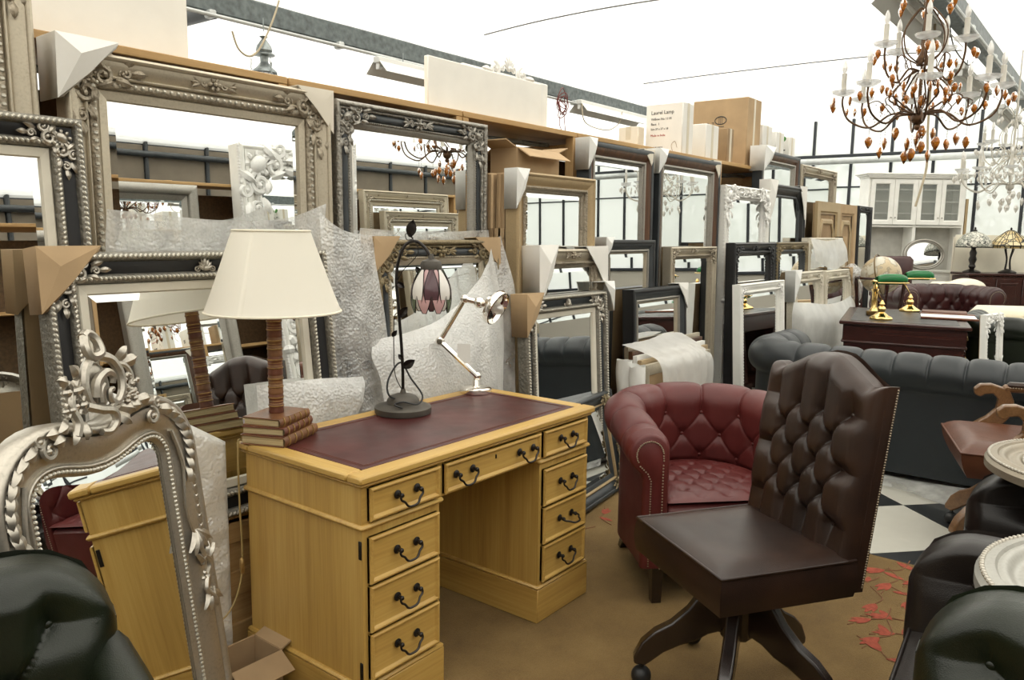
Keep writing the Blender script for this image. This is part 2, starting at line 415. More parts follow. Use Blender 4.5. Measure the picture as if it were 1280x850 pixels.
# carpet
cp = T('patterned_carpet', 'fawn carpet with red woven flowers along its edge, under the oak desk', 'carpet', (0, 0, 0))
mb = MB(); mb.grid(lambda u, v: (-2.2 + u * 5.98 + (.015 * sin(v * 9) if u > .99 else 0), -2.6 + v * 5.0, .0025), 60, 50)
mb.box((.79, -.1, .001), (5.94, 4.96, .0024)); mb.build('pile', M['carpet'], cp)
rnd = random.Random(5)
fl = MB(); st = MB()
def petal(x, y, L, a, w=.36):
    pts = []; n = 7
    for i in range(n + 1):
        t = i / n; pts.append((t * L, w * L * .5 * sin(pi * t) ** .8 * (1.15 - .3 * t)))
    for i in range(n - 1, 0, -1):
        t = i / n; pts.append((t * L, -w * L * .5 * sin(pi * t) ** .8 * (1.0 - .2 * t)))
    z = .0042 + rnd.random() * .0008
    vs = [(x + px * cos(a) - py * sin(a), y + px * sin(a) + py * cos(a), z) for px, py in pts]
    fl.add(vs, [tuple(range(len(vs)))])
def flower(x, y, L, a):
    for k in range(3): petal(x, y, L * 1.25 * (1 - .2 * abs(k - 1)), a + (k - 1) * .27, .27)
    if rnd.random() < .7: petal(x - cos(a + .7) * L * 1.3, y - sin(a + .7) * L * 1.3, L * 1.1, a + .9 + rnd.random(), .36)
    for k in range(1):
        b = a + .2; st.tube([(x + cos(b) * L * 1.1, y + sin(b) * L * 1.1, .004), (x + cos(b) * L * 1.45, y + sin(b) * L * 1.45, .004)], .0022, 4)
    e = a + pi
    st.tube(smooth_path([(x, y, .004), (x + cos(e) * L * .8, y + sin(e) * L * .8, .004), (x + cos(e + .5) * L * 1.9, y + sin(e + .5) * L * 1.9, .004)], 4), .0025, 4)
for (x, y, L, a) in ((3.68, .88, .085, 2.6), (3.63, .73, .10, 2.3), (3.50, .68, .09, 2.9), (3.26, .68, .085, 3.0), (3.11, .66, .08, 2.4), (3.17, .60, .08, 1.9),
                     (2.98, .60, .085, 2.7), (3.44, .80, .06, 2.0), (3.05, .56, .07, 2.1), (2.88, .57, .08, .8), (3.36, .585, .07, 3.3), (3.60, .58, .08, 2.5)):
    flower(x, y, L, a)
for i in range(34):
    y = -2.3 + i * .14
    if y > .5 and y < 1.0: continue
    flower(3.05 + rnd.random() * .62, y + rnd.random() * .08, .085, rnd.random() * 6.28)
flower(3.42, 2.05, .08, .3)
fl.build('woven_petals', M['petal'], cp, kind='stuff'); st.build('woven_stems', M['stem'], cp, kind='stuff')
# roof: white film vaults between steel gutters
rf = MB()
for y in (-6.9, -2.9, 1.1, 5.1):
    rf.grid(lambda u, v: (X0 + u * (X1 - X0), y + v * 4.0, EAVE + .95 * sin(pi * v) ** .8 + .012 * sin(u * 90)), 71, 17)
S(rf.build('ceiling', M['roof'], sharp=180))
tr_i = [0]
def trim(mb, m): tr_i[0] += 1; return S(mb.build('trim_%d' % tr_i[0], m))
for y in (-2.9, 1.1, 5.1):
    b = MB().box(((X0 + X1) / 2, y, 2.98), (X1 - X0, .10, .16), .012); trim(b, M['beam'])
    b = MB().tube([(X0, y - .09, 2.875), (X1, y - .09, 2.875)], .014, 8)
    for k in range(16): b.box((X0 + .6 + k * 1.1, y - .06, 2.885), (.05, .08, .05), .008)
    trim(b, M['pipe'])
trim(MB().tube([(3.15, 5.1, 2.93), (3.05, 8.9, 2.93)], .06, 10), M['grey_black'])
# side walls of film / boards
S(MB().grid(lambda u, v: (X0 + u * (X1 - X0), Y1, v * 3.05), 36, 8).build('wall_left', M['roof']))
S(MB().box((X0 - .03, (Y0 + Y1) / 2, 1.5), (.06, Y1 - Y0, 3.0)).build('wall_back', M['lining']))
wr = S(MB().box(((X0 + X1) / 2, Y0 - .06, 1.5), (X1 - X0, .08, 3.0)).build('wall_right', M['dark_bar']))
for k in range(17): 
    x = X0 + .55 + k * 1.03
    if x < X1 - .3: MB().box((x, Y0, 1.48), (.97, .03, 2.92), .006).build('panel', M['lining'], wr)
for k in range(18): MB().tube([(X0 + .04 + k * 1.03, Y0 + .03, 0), (X0 + .04 + k * 1.03, Y0 + .03, 3.0)], .035, 8).build('post', M['grey_black'], wr)
trim(MB().grid(lambda u, v: (X0 + u * (X1 - X0), Y0 + .1 * sin(pi * v), 2.96 + v * .14), 36, 6), M['roof'])
trim(MB().tube([(X0, Y0 + .09, 2.80), (X1, Y0 + .09, 2.80)], .05, 10), M['grey_black'])
# end wall: brick plinth, glazing with dark bars, pipe rail
we = S(MB().box((X1 + .1, (Y0 + Y1) / 2, .45), (.2, Y1 - Y0, .9)).build('wall_end', M['brick']))
win = S(MB().box((X1 + .06, (Y0 + Y1) / 2, .93), (.2, Y1 - Y0, .06), .01).build('window_1', M['dark_bar']))
nb = 25; step = (Y1 - Y0) / nb
for k in range(nb + 1):
    y = Y0 + k * step; MB().box((X1 + .02, y, 2.2), (.05, .045, 2.5), .006).build('glazing_bar', M['dark_bar'], win)
for k in range(nb):
    y = Y0 + (k + .5) * step
    for z0, z1 in ((.96, 2.30), (2.30, 3.45)):
        MB().box((X1 + .03, y, (z0 + z1) / 2), (.006, step - .05, z1 - z0 - .01)).build('pane', M['pane'], win)
MB().box((X1 + .02, (Y0 + Y1) / 2, 2.30), (.04, Y1 - Y0, .025), .004).build('transom', M['dark_bar'], win)
MB().grid(lambda u, v: (X1 + .05, Y0 + u * (Y1 - Y0), 3.4 + v * .7), 33, 3).build('gable_film', M['roof'], win)
b = MB().box((X1 - .25, (Y0 + Y1) / 2, 2.81), (.06, Y1 - Y0, .05), .008); trim(b, M['dark_bar'])
b = MB().tube([(X1 - .32, Y0, 2.72), (X1 - .32, Y1, 2.72)], .055, 10); trim(b, M['pipe'])
# garden beyond the glass
MB().box((24, 1, -.12), (18, 40, .16)).build('garden_lawn', M['grass'])['label'] = 'pale lawn outside beyond the end windows'
bpy.data.objects['garden_lawn']['category'] = 'lawn'
def tree(x, y, h, r, sd, lab):
    t = T('garden_tree', lab, 'tree', (x, y, -.02)); rn = random.Random(sd)
    MB().tube([(0, 0, 0), (.05, .03, h * .35), (0, .1, h * .6)], [.16, .12, .07], 8).build('trunk', M['darkwood'], t)
    mb = MB()
    for k in range(900):
        a = rn.random() * 6.28; q = rn.random() ** .5; zz = rn.random() * 2 - 1; rr = r * sqrt(max(0, 1 - zz * zz)) * q * (1 + .25 * sin(a * 3 + sd))
        c = Vector((rr * cos(a), rr * sin(a), h * .62 + zz * h * .38)); s = .16 + .12 * rn.random()
        n = Matrix.Rotation(rn.random() * 6, 3, 'X') @ Matrix.Rotation(rn.random() * 6, 3, 'Z')
        mb.add([c + n @ Vector(p) * s for p in ((-1, 0, 0), (0, -.5, .1), (1, 0, 0), (0, .5, .1))], [(0, 1, 2, 3)])
    mb.build('foliage', M['leaf'], t, kind='stuff')
tree(20, 6.4, 3.4, 1.5, 1, 'rounded leafy tree outside, left of the white dresser'); tree(23, 2.6, 3.2, 1.6, 2, 'broad leafy tree outside, behind the white dresser')
tree(20, -.9, 3.2, 1.5, 3, 'leafy tree outside, behind the pair of stained glass lamps'); tree(21, -4.6, 3.4, 1.7, 4, 'leafy tree outside, seen only in the dark wooden mirrors')
# overhead wires
def wire(name, pts, r, m, label, n=8):
    o = MB().tube(smooth_path(pts, n), r, 6).build(name, M[m]); return tag(o, label, 'cable')
wire('tie_wire', [(5.74, 4.86, 3.24), (5.80, 4.2, 3.29), (5.88, 3.3, 3.31), (6.0, 1.55, 3.27)], .006, 'cable', 'dark tie wire crossing the white roof above the white panel')
wire('tie_wire', [(8.66, 4.82, 3.24), (8.74, 3.9, 3.27), (8.86, 2.38, 3.29), (8.93, 1.5, 3.26)], .006, 'cable', 'thin tie wire crossing the roof over the cardboard boxes')
wire('tie_wire', [(3.9, 6.75, 3.3), (3.97, 6.2, 3.3), (4.06, 5.75, 3.3), (4.1, 5.5, 3.27)], .006, 'cable', 'dark slanting wire at upper left above the hanging lantern')
# ------------------------------------------------------------------ pine shelving behind the mirrors
BAYS = [0.98 + 1.07 * k for k in range(-1, 7)]
SY, SD, SZ = 2.78, .58, 2.06
for k in range(7):
    xa, xb = BAYS[k] + .004, BAYS[k + 1] - .004
    where = ['far left, behind the tall silver frames', 'behind the champagne mirror', 'behind the black and pewter mirror', 'holding the open carton', 'behind the first walnut mirror', 'under the tall white carton', 'at its far end under the large carton'][k]
    t = T('shelving_unit', 'bay of the pine shelving ' + where, 'shelving', ((xa + xb) / 2, SY, 0), 0, 'pine shelving bays along the mirror wall')
    w = xb - xa
    MB().box((0, SD / 2, SZ), (w, SD, .03), .003).build('top_board', M['pine'], t)
    for sx in (-1, 1):
        MB().box((sx * (w / 2 - .022), .03, (SZ - .016) / 2), (.044, .06, SZ - .016), .003).build('post', M['pine_z'], t)
        MB().box((sx * (w / 2 - .022), SD - .03, (SZ - .016) / 2), (.044, .06, SZ - .016), .003).build('post', M['pine_z'], t)
        MB().box((sx * (w / 2 - .022), SD / 2, SZ - .10), (.02, SD - .13, .09), .003).build('side_rail', M['pine'], t)
    MB().box((0, SD - .01, 1.0), (w - .09, .012, 1.95)).build('back_panel', M['chipboard'], t)
    for z in (1.35, .7, .1): MB().box((0, SD / 2 + .02, z), (w - .10, SD - .10, .02), .003).build('shelf', M['pine'], t)
    MB().tube([(-w / 2 + .04, .2, SZ - .075), (w / 2 - .04, .2, SZ - .055)], .014, 8).build('brace', M['steel'], t)

# ------------------------------------------------------------------ framed mirrors
def dome(d0, d1, h0, h1, n=6): return [(d0 + (d1 - d0) * (1 - cos(pi * i / n)) / 2, h0 + (h1 - h0) * sin(pi * i / n)) for i in range(n + 1)]
def cove(d0, d1, h0, h1, n=5): return [(d0 + (d1 - d0) * i / n, h0 + (h1 - h0) * (1 - cos(pi / 2 * i / n))) for i in range(n + 1)]
def along(W, H, d, spacing):
    out = []
    for (ax, az), (bx, bz), a in (((-W / 2 + d, d), (W / 2 - d, d), 0), ((W / 2 - d, d), (W / 2 - d, H - d), pi / 2), ((W / 2 - d, H - d), (-W / 2 + d, H - d), pi), ((-W / 2 + d, H - d), (-W / 2 + d, d), -pi / 2)):
        L = hypot(bx - ax, bz - az); n = max(2, int(L / spacing))
        for i in range(n):
            q = (i + .5) / n; out.append((ax + (bx - ax) * q, az + (bz - az) * q, a))
    return out
def lump(mb, x, z, a, L, w, h, y, n=6, m=4, tilt=0.0):
    mb.ball((0, 0, 0), (L / 2, h, w / 2), n, m, tr(x, -y, z) @ rot('Y', -a) @ rot('Z', tilt))
def row(mb, W, H, d, h, spacing, L, w, hh, ang=0.0, n=6, m=4):
    for x, z, a in along(W, H, d, spacing): lump(mb, x, z, a + ang, L, w, hh, h, n, m)
def scroll(mb, cx, cz, r, a0, turns, h, th, n=18, sgn=1, inner=.22):
    pts = []; R = []
    for i in range(n + 1):
        q = i / n; rr = r * (1 - (1 - inner) * q); a = a0 + sgn * turns * 2 * pi * q
        pts.append((cx + rr * cos(a), -h - th * .3 * q, cz + rr * sin(a))); R.append(th * (1 - .45 * q) * (0.45 + .55 * min(1, q * 6)))
    mb.tube(pts, R, 6); e = pts[-1]; mb.ball(e, th * .95, 6, 4)
def leaf(mb, x, z, a, L, w, h, up=.012):
    """pointed acanthus leaf with a raised mid rib, curling at the tip"""
    n = 5; vs = []; fs = []
    for i in range(n + 1):
        q = i / n; ww = w * .5 * sin(pi * min(1, .12 + .88 * q)) ** .8; yy = -h - up * (.4 + 1.1 * sin(pi * q * .75)); px = L * q
        for s, dy in ((-1, .55), (0, 0), (1, .55)): vs.append((px, yy + dy * up, s * ww))
    for i in range(n):
        for k in (0, 1): fs.append((i * 3 + k, i * 3 + k + 1, i * 3 + k + 4, i * 3 + k + 3))
    mb.add(vs, fs, tr(x, 0, z) @ rot('Y', -a))
def rosette(mb, x, z, r, h, n=6):
    for k in range(n): lump(mb, x + cos(k * 2 * pi / n) * r * .6, z + sin(k * 2 * pi / n) * r * .6, k * 2 * pi / n, r * .85, r * .6, r * .35, h)
    mb.ball((x, -h - r * .3, z), r * .32, 6, 4)
def corner_ornament(mb, cx, cz, sx, sz, s, h):
    """oval boss on the mitre between paired scrolls and curling leaves running both ways (sx, sz point inwards)"""
    d45 = atan2(sz, sx)
    mb.ball((0, 0, 0), (s * .17, s * .10, s * .12), 10, 6, tr(cx + sx * s * .10, -h - s * .02, cz + sz * s * .10) @ rot('Y', -d45 - pi / 2))
    for k in range(8): a = k * pi / 4; lump(mb, cx + sx * s * .10 + cos(a) * s * .20, cz + sz * s * .10 + sin(a) * s * .17, a, s * .13, s * .10, s * .05, h, 6, 4)
    for ax in (0, 1):
        dx, dz = (sx, 0) if ax == 0 else (0, sz); nx, nz = (0, sz) if ax == 0 else (sx, 0)
        base = atan2(dz, dx); side = (1 if (sx * sz > 0) else -1) * (1 if ax == 0 else -1)
        scroll(mb, cx + dx * s * .40 + nx * s * .12, cz + dz * s * .40 + nz * s * .12, s * .20, base + side * 2.6, 1.5, h, s * .062, 20, side)
        scroll(mb, cx + dx * s * .52 - nx * s * .16, cz + dz * s * .52 - nz * s * .16, s * .14, base - side * 2.6, 1.35, h, s * .052, 16, -side)
        scroll(mb, cx + dx * s * .80 + nx * s * .04, cz + dz * s * .80 + nz * s * .04, s * .11, base + side * 2.8, 1.25, h, s * .045, 14, side)
        for q, w, da, L in ((.22, -.22, .9, .30), (.34, .30, -.4, .26), (.62, .16, .3, .28), (.70, -.10, -.3, .30), (.88, .02, .0, .28)):
            leaf(mb, cx + dx * s * q + nx * s * w, cz + dz * s * q + nz * s * w, base + side * da, s * L, s * .14, h, s * .07)
def edge_ornament(mb, cx, cz, s, h, vert=False):
    b = pi / 2 if vert else 0
    rosette(mb, cx, cz, s * .28, h + .004)
    for q in (-1, 1):
        a = b + (pi if q < 0 else 0); dx, dz = cos(a), sin(a)
        scroll(mb, cx + dx * s * .42, cz + dz * s * .42, s * .16, a + 2, 1.2, h, s * .05, 14, 1)
        scroll(mb, cx + dx * s * .42, cz + dz * s * .42, s * .14, a - 2, 1.0, h, s * .045, 12, -1)
        for da in (-.45, 0, .45): leaf(mb, cx + dx * s * .5, cz + dz * s * .5, a + da, s * .42, s * .15, h, s * .06)
def crest_small(mb, cx, cz, s, h):
    for k in range(-3, 4): leaf(mb, cx, cz, pi / 2 + k * .36, s * (1 - .1 * abs(k)), s * .3, h, s * .12)
    mb.ball((cx, -h - s * .12, cz + s * .1), s * .2, 8, 5)
    for q in (-1, 1): scroll(mb, cx + q * s * .62, cz + s * .12, s * .24, pi / 2 - q * pi / 2 + pi, 1.2, h, s * .075, 14, q)

def corners(t, W, H, d, s, h, m):
    for sx in (-1, 1):
        for sz in (-1, 1):
            mb = MB(); corner_ornament(mb, sx * (W / 2 - d), (H - d) if sz > 0 else d, -sx, -sz, s, h); mb.build('corner_ornament', M[m], t)
def edge(t, x, z, s, h, m, vert=False):
    mb = MB(); edge_ornament(mb, x, z, s, h, vert); mb.build('edge_ornament', M[m], t)
def glass_plate(W, H, d, h, bev=.022, arch=None):
    mb = MB(); w = W / 2 - d
    o = [(-w, d), (w, d), (w, H - d), (-w, H - d)]; i = [(-w + bev, d + bev), (w - bev, d + bev), (w - bev, H - d - bev), (-w + bev, H - d - bev)]
    vs = [(x, -h, z) for x, z in o] + [(x, -h - .0028, z) for x, z in i]
    mb.add(vs, [(4, 5, 6, 7), (0, 1, 5, 4), (1, 2, 6, 5), (2, 3, 7, 6), (3, 0, 4, 7)])
    return mb
MIR = {}
def mirror(key, name, label, x0, x1, ytop, ztop, lean, style, rz=0.0, z0=.004, cat='mirror', group=None, sc=1.0, k=1.0):
    x0, x1, ytop, ztop = x0 * k, x1 * k, ytop * k, EYE + (ztop - EYE) * k
    W = x1 - x0; H = (ztop - z0) / cos(lean); yb = ytop - H * sin(lean)
    t = T(name, label, cat, ((x0 + x1) / 2, yb, z0), rz, group, rx=-lean)
    MIR[key] = (tr((x0 + x1) / 2, yb, z0) @ rot('Z', rz) @ rot('X', -lean), W, H)
    fill_frame(t, W, H, style, sc); return t
def fill_frame(t, W, H, style, sc=1.0):
    R = [(-W / 2, 0), (W / 2, 0), (W / 2, H), (-W / 2, H)]
    k = sc
    def sw(name, m, prof, **kw): return MB().sweep(R, [(d * k, h * k) for d, h in prof]).build(name, M[m], t, **kw)
    MB().box((0, .012, H / 2), (W - .012, .022, H - .012)).build('backing_board', M['card_dark'], t)
    g, gh = .1, .012
    if style in ('silver_black', 'navy_silver'):
        bl = 'black' if style == 'silver_black' else 'grey_black'
        sw('outer_moulding', 'silver_carved', [(0, -.02), (0, .03)] + dome(0, .026, .03, .046) + [(.028, .024)])
        sw('inlay_panel', bl, [(.028, .026)] + cove(.028, .062, .026, .018))
        sw('inner_moulding', 'silver_carved', [(.062, .018)] + dome(.062, .088, .018, .036) + [(.09, .012)])
        sw('slip', 'cream_slip', [(.09, .016), (.094, .02), (.116, .017), (.12, .008)])
        mb = MB(); row(mb, W, H, .013 * k, .044 * k, .015, .017 * k, .011 * k, .006 * k, .7); row(mb, W, H, .075 * k, .034 * k, .014, .016 * k, .010 * k, .006 * k, -.7)
        mb.build('carved_edging', M['silver'], t, kind='stuff')
        corners(t, W, H, .048 * k, .115 * k, .03 * k, 'bright_silver')
        mb = MB(); crest_small(mb, 0, H - .06 * k, .042 * k, .03 * k); mb.build('crest', M['bright_silver'], t)
        g, gh = .118, .008
    elif style == 'champagne':
        sw('outer_moulding', 'champagne', [(0, -.02), (0, .04)] + dome(0, .02, .04, .055) + cove(.02, .062, .044, .026) + dome(.062, .074, .026, .036) + [(.076, .022)])
        sw('inner_moulding', 'champagne_carved', [(.076, .022)] + dome(.076, .106, .022, .034) + [(.108, .016)])
        sw('slip', 'champagne', [(.108, .018), (.112, .022), (.138, .018), (.142, .008)])
        mb = MB(); row(mb, W, H, .09 * k, .033 * k, .024, .015 * k, .015 * k, .009 * k); row(mb, W, H, .006, .04 * k, .018, .012, .012, .008, 0, 6, 4)
        mb.build('beading', M['silver'], t, kind='stuff')
        corners(t, W, H, .045, .19, .032, 'champagne_carved'); edge(t, 0, H - .04, .10, .036, 'champagne_carved')
        g, gh = .14, .008
    elif style in ('pewter_black', 'brown_black'):
        c = 'pewter_carved' if style == 'pewter_black' else 'grey_gold'; p = 'pewter' if style == 'pewter_black' else 'champagne'
        sw('outer_moulding', c, [(0, -.02), (0, .036)] + dome(0, .022, .036, .05) + [(.024, .03)] + dome(.024, .036, .03, .038) + [(.038, .026)])
        sw('inlay_panel', 'grey_black', [(.038, .026)] + dome(.038, .07, .026, .036) + [(.071, .02)])
        sw('inner_moulding', p, [(.071, .02)] + dome(.071, .084, .02, .03) + cove(.084, .106, .024, .014) + [(.11, .008)])
        mb = MB(); row(mb, W, H, .078 * k, .029 * k, .012, .009 * k, .009 * k, .006 * k); mb.build('beading', M[p], t, kind='stuff')
        corners(t, W, H, .05 * k, .15 * k, .034 * k, c)
        for zz in (H - .052 * k, .052 * k): edge(t, 0, zz, .11 * k, .034 * k, c)
        for xx in (-W / 2 + .052 * k, W / 2 - .052 * k): edge(t, xx, H / 2, .11 * k, .034 * k, c, True)
        g, gh = .108, .008
    elif style in ('beige', 'slim_silver'):
        c, p = ('gold_wood', 'champagne_carved') if style == 'beige' else ('champagne', 'champagne_carved')
        sw('outer_moulding', c, [(0, -.03), (0, .03)] + dome(0, .018, .03, .042) + cove(.018, .055, .036, .018) + [(.057, .022)])
        sw('inner_moulding', p, [(.057, .022)] + dome(.057, .074, .022, .032) + [(.076, .014)] + cove(.076, .09, .016, .008))
        mb = MB(); row(mb, W, H, .066 * k, .03 * k, .014, .011 * k, .009 * k, .006 * k); mb.build('beading', M[p], t, kind='stuff')
        if style == 'slim_silver':
            edge(t, 0, H - .03 * k, .07 * k, .036 * k, 'champagne_carved'); corners(t, W, H, .032 * k, .09 * k, .034 * k, 'champagne_carved')
        g, gh = .088, .007
    elif style in ('walnut', 'dark_silver'):
        a, b_, c = ('grey_black', 'brown_wood', 'pewter') if style == 'walnut' else ('black', 'pewter', 'champagne')
        sw('outer_moulding', a, [(0, -.04), (0, .05), (.012, .054), (.03, .048)])
        sw('middle_moulding', b_ if style == 'walnut' else 'grey_black', [(.03, .048)] + cove(.03, .075, .046, .024) + [(.077, .028)])
        sw('top_band', 'pewter', [(.077, .028)] + dome(.077, .096, .028, .036) + [(.098, .016)])
        sw('inner_moulding', c, [(.098, .016)] + dome(.098, .108, .016, .024) + [(.112, .007)])
        g, gh = .11, .007
    elif style == 'pewter_carved_plain':
        sw('outer_moulding', 'pewter', [(0, -.02), (0, .04)] + dome(0, .07, .04, .06) + [(.072, .02)])
        sw('slip', 'pewter', [(.072, .02), (.1, .014), (.112, .007)])
        mb = MB(); row(mb, W, H, .04, .06, .045, .05, .035, .014, .6); mb.build('carved_leaves', M['pewter_carved'], t, kind='stuff')
        g, gh = .11, .007
    elif style == 'floor_dark':
        sw('outer_moulding', 'grey_black', [(0, -.03), (0, .045)] + dome(0, .03, .045, .055) + cove(.03, .07, .05, .026) + [(.072, .03)])
        sw('inner_moulding', 'gold_wood', [(.072, .03)] + dome(.072, .084, .03, .036) + [(.086, .016)])
        sw('slip', 'grey_black', [(.086, .018), (.10, .014), (.112, .007)])
        corners(t, W, H, .05 * k, .13 * k, .05 * k, 'grey_gold'); edge(t, W / 2 - .04, H * .45, .09, .05, 'grey_gold', True)
        g, gh = .11, .007
    elif style in ('black_ornate', 'dark_ornate', 'white_ornate', 'white_plain', 'cream_pair'):
        o, i = {'black_ornate': ('black', 'black'), 'dark_ornate': ('grey_gold', 'grey_black'), 'white_ornate': ('white_paint', 'white_carved'), 'white_plain': ('white_paint', 'white_paint'), 'cream_pair': ('cream_wood', 'cream_wood')}[style]
        sw('outer_moulding', o, [(0, -.03), (0, .036)] + dome(0, .02, .036, .05) + cove(.02, .064, .046, .024) + [(.066, .03)])
        sw('inner_moulding', i, [(.066, .03)] + dome(.066, .09, .03, .04) + [(.092, .018)] + cove(.092, .108, .02, .008))
        mb = MB(); row(mb, W, H, .08 * k, .038 * k, .024, .022 * k, .014 * k, .007 * k, .5)
        if style in ('white_ornate', 'dark_ornate'): row(mb, W, H, .004, .034 * k, .03, .02 * k, .016 * k, .01 * k)
        mb.build('beading', M[i], t, kind='stuff')
        s = .24 if style == 'white_ornate' else .12; om = 'white_carved' if 'white' in style else o
        corners(t, W, H, .05 * k, s * k, .04 * k, om)
        if style != 'white_plain':
            for sx in (-1, 1): edge(t, sx * (W / 2 - .045 * k), H * .5, s * .9 * k, .04 * k, om, True)
            edge(t, 0, H - .045 * k, s * .7 * k, .04 * k, om)
        g, gh = .106, .008
    glass_plate(W, H, g * k, gh * k, min(.024, W * .05)).build('glass', M['mirror'], t, sharp=1)

def protector(key, corner, size, m, label, depth=.075, over=.012, ridge=.03, b=None, extra=None):
    """folded card cap slipped over a frame corner"""
    Mx, W, H = MIR[key]; sx, sz = {'TL': (-1, 1), 'TR': (1, 1), 'BR': (1, -1)}[corner]
    ax = size; az = b or size
    C = Vector((sx * (W / 2 + over), 0, H + over if sz > 0 else -over))
    f = -depth * .62; k = depth * .38
    def p(u, w, y): return (C.x - sx * u, y, C.z - sz * w)
    vs = [p(0, 0, f), p(ax, 0, f * .9), p(0, az, f * .9), p(ax * .30, az * .30, f - ridge), p(0, 0, k), p(ax, 0, k), p(0, az, k), p(ax * .5, az * .5, f - ridge * .2),
          p(ax * .96, .012, f * .9 + .006), p(.012, az * .96, f * .9 + .006), p(ax * .49, az * .49, f - ridge * .2 + .006)]
    fs = [(0, 1, 3), (0, 3, 2), (1, 7, 3), (3, 7, 2), (0, 4, 5, 1), (0, 2, 6, 4), (4, 6, 5), (1, 8, 10, 7), (7, 10, 9, 2)]
    mb = MB().add(vs, fs)
    o = mb.build('corner_protector', M[m], sharp=15); o.matrix_world = Mx; tag(o, label, 'packaging', 'card corner protectors on the frames')
    o.modifiers.new('thickness', 'SOLIDIFY').thickness = .004
    return o

mirror('M1', 'framed_mirror', 'tall narrow-looking silver and cream framed mirror cut off at the top left corner', .40, 1.03, 2.66, 2.32, .02, 'champagne')
mirror('M2', 'framed_mirror', 'black and carved silver framed mirror at the left edge, left of the kraft corner cap', .36, 1.10, 2.53, 1.775, .06, 'silver_black')
mirror('M3', 'framed_mirror', 'largest champagne silver framed mirror, above and behind the cream lampshade', 1.11, 2.13, 2.665, 2.005, .012, 'champagne')
mirror('M4', 'framed_mirror', 'black and silver framed mirror that reflects the book lamp, behind the desk', .92, 1.91, 2.425, 1.385, .112, 'silver_black', z0=.50, sc=1.05)
t = T('wooden_crate', 'pine crate hidden behind the desk, carrying the mirror that reflects the book lamp', 'crate', (1.42, 2.43, .004))
MB().box((0, 0, .245), (.90, .20, .44), .004).build('body', M['pine'], t)
for z in (.06, .25, .44): MB().box((0, -.108, z), (.92, .014, .09), .003).build('slat', M['pine'], t)
MB().box((0, 0, .478), (.94, .23, .024), .003).build('lid', M['pine'], t)
mirror('M5', 'framed_mirror', 'dark pewter and black framed mirror that reflects the amber chandelier', 2.165, 3.135, 2.67, 1.995, .008, 'pewter_black')
mirror('M6', 'framed_mirror', 'bronze and black framed mirror in bubble wrap between two kraft corner caps', 2.22, 3.02, 2.50, 1.42, .06, 'brown_black')
mirror('M8', 'framed_mirror', 'pale gold wooden framed mirror in front of the cardboard wrapped stack', 3.17, 3.90, 2.50, 1.765, .012, 'beige', sc=1.15)
mirror('M9', 'framed_mirror', 'tall dark framed mirror with pewter top band, nearest of the two walnut ones', 4.0, 4.80, 2.62, 2.0, .01, 'walnut', k=1.028)
mirror('M10', 'framed_mirror', 'tall walnut brown framed mirror reflecting the end windows, farther of the two', 4.88, 5.88, 2.62, 2.01, .01, 'walnut', k=1.028)
mirror('M11', 'framed_mirror', 'slim silver mirror with a white cap on each upper corner, behind the navy one', 3.25, 3.90, 2.425, 1.372, .05, 'slim_silver', sc=1.15)
mirror('M12', 'framed_mirror', 'navy and silver framed mirror reflecting the slate blue sofa, right of the desk', 3.07, 3.83, 2.36, 1.14, .06, 'navy_silver')
mirror('M13', 'framed_mirror', 'small dark and silver framed mirror in front of the nearest walnut mirror', 3.97, 4.58, 2.46, 1.42, .02, 'dark_silver', sc=.8, k=1.055)
mirror('M14', 'framed_mirror', 'low dark grey framed mirror with white cap, above the wrapped stack of frames', 4.15, 4.86, 2.372, 1.125, .05, 'dark_silver', sc=.9, k=1.06)
mirror('M15', 'framed_mirror', 'slim champagne framed mirror reflecting the globe and the brass desk lamps', 4.95, 5.70, 2.53, 1.37, .02, 'slim_silver', k=1.024)
mirror('M16', 'framed_mirror', 'dark framed mirror with gold corners leaning on the carpet behind the desk end', 3.125, 3.885, 2.292, .565, .20, 'floor_dark', rz=.13, sc=.9)
mirror('M17', 'framed_mirror', 'tall ornate white framed mirror with carved flower corners', 5.69, 6.60, 2.48, 1.83, .02, 'white_ornate', k=1.065)
mirror('M18', 'framed_mirror', 'black ornate framed mirror standing before the tall white one', 5.64, 6.50, 2.37, 1.40, .03, 'black_ornate', k=1.05)
mirror('M19', 'framed_mirror', 'low white framed mirror in front of the black ornate one', 5.50, 6.42, 2.25, 1.10, .06, 'white_plain', sc=.85, k=1.065)
mirror('M21', 'framed_mirror', 'small dark carved mirror beside a roll of foam, above the cream frames', 6.62, 7.42, 2.40, 1.40, .03, 'dark_ornate', k=1.05)
mirror('M22', 'framed_mirror', 'left of the two cream distressed mirrors wrapped in plastic', 6.80, 7.60, 2.30, 1.14, .05, 'cream_pair', k=1.05)
mirror('M24', 'framed_mirror', 'right of the two cream distressed mirrors wrapped in plastic', 7.66, 8.52, 2.30, 1.13, .05, 'cream_pair', k=1.05)
mirror('M25', 'framed_mirror', 'cream framed mirror in loose white plastic, above the right cream distressed mirror', 7.62, 8.82, 2.46, 1.44, .03, 'cream_pair', k=1.04)
mirror('M23', 'framed_mirror', 'dark wooden framed mirror standing highest past the end of the shelving', 6.94, 7.94, 2.70, 2.21, .01, 'walnut', k=1.015)
mirror('M26', 'framed_mirror', 'silver moulded frame farthest along the wall, against the end windows', 8.25, 9.46, 2.78, 2.18, .01, 'slim_silver', sc=1.2)

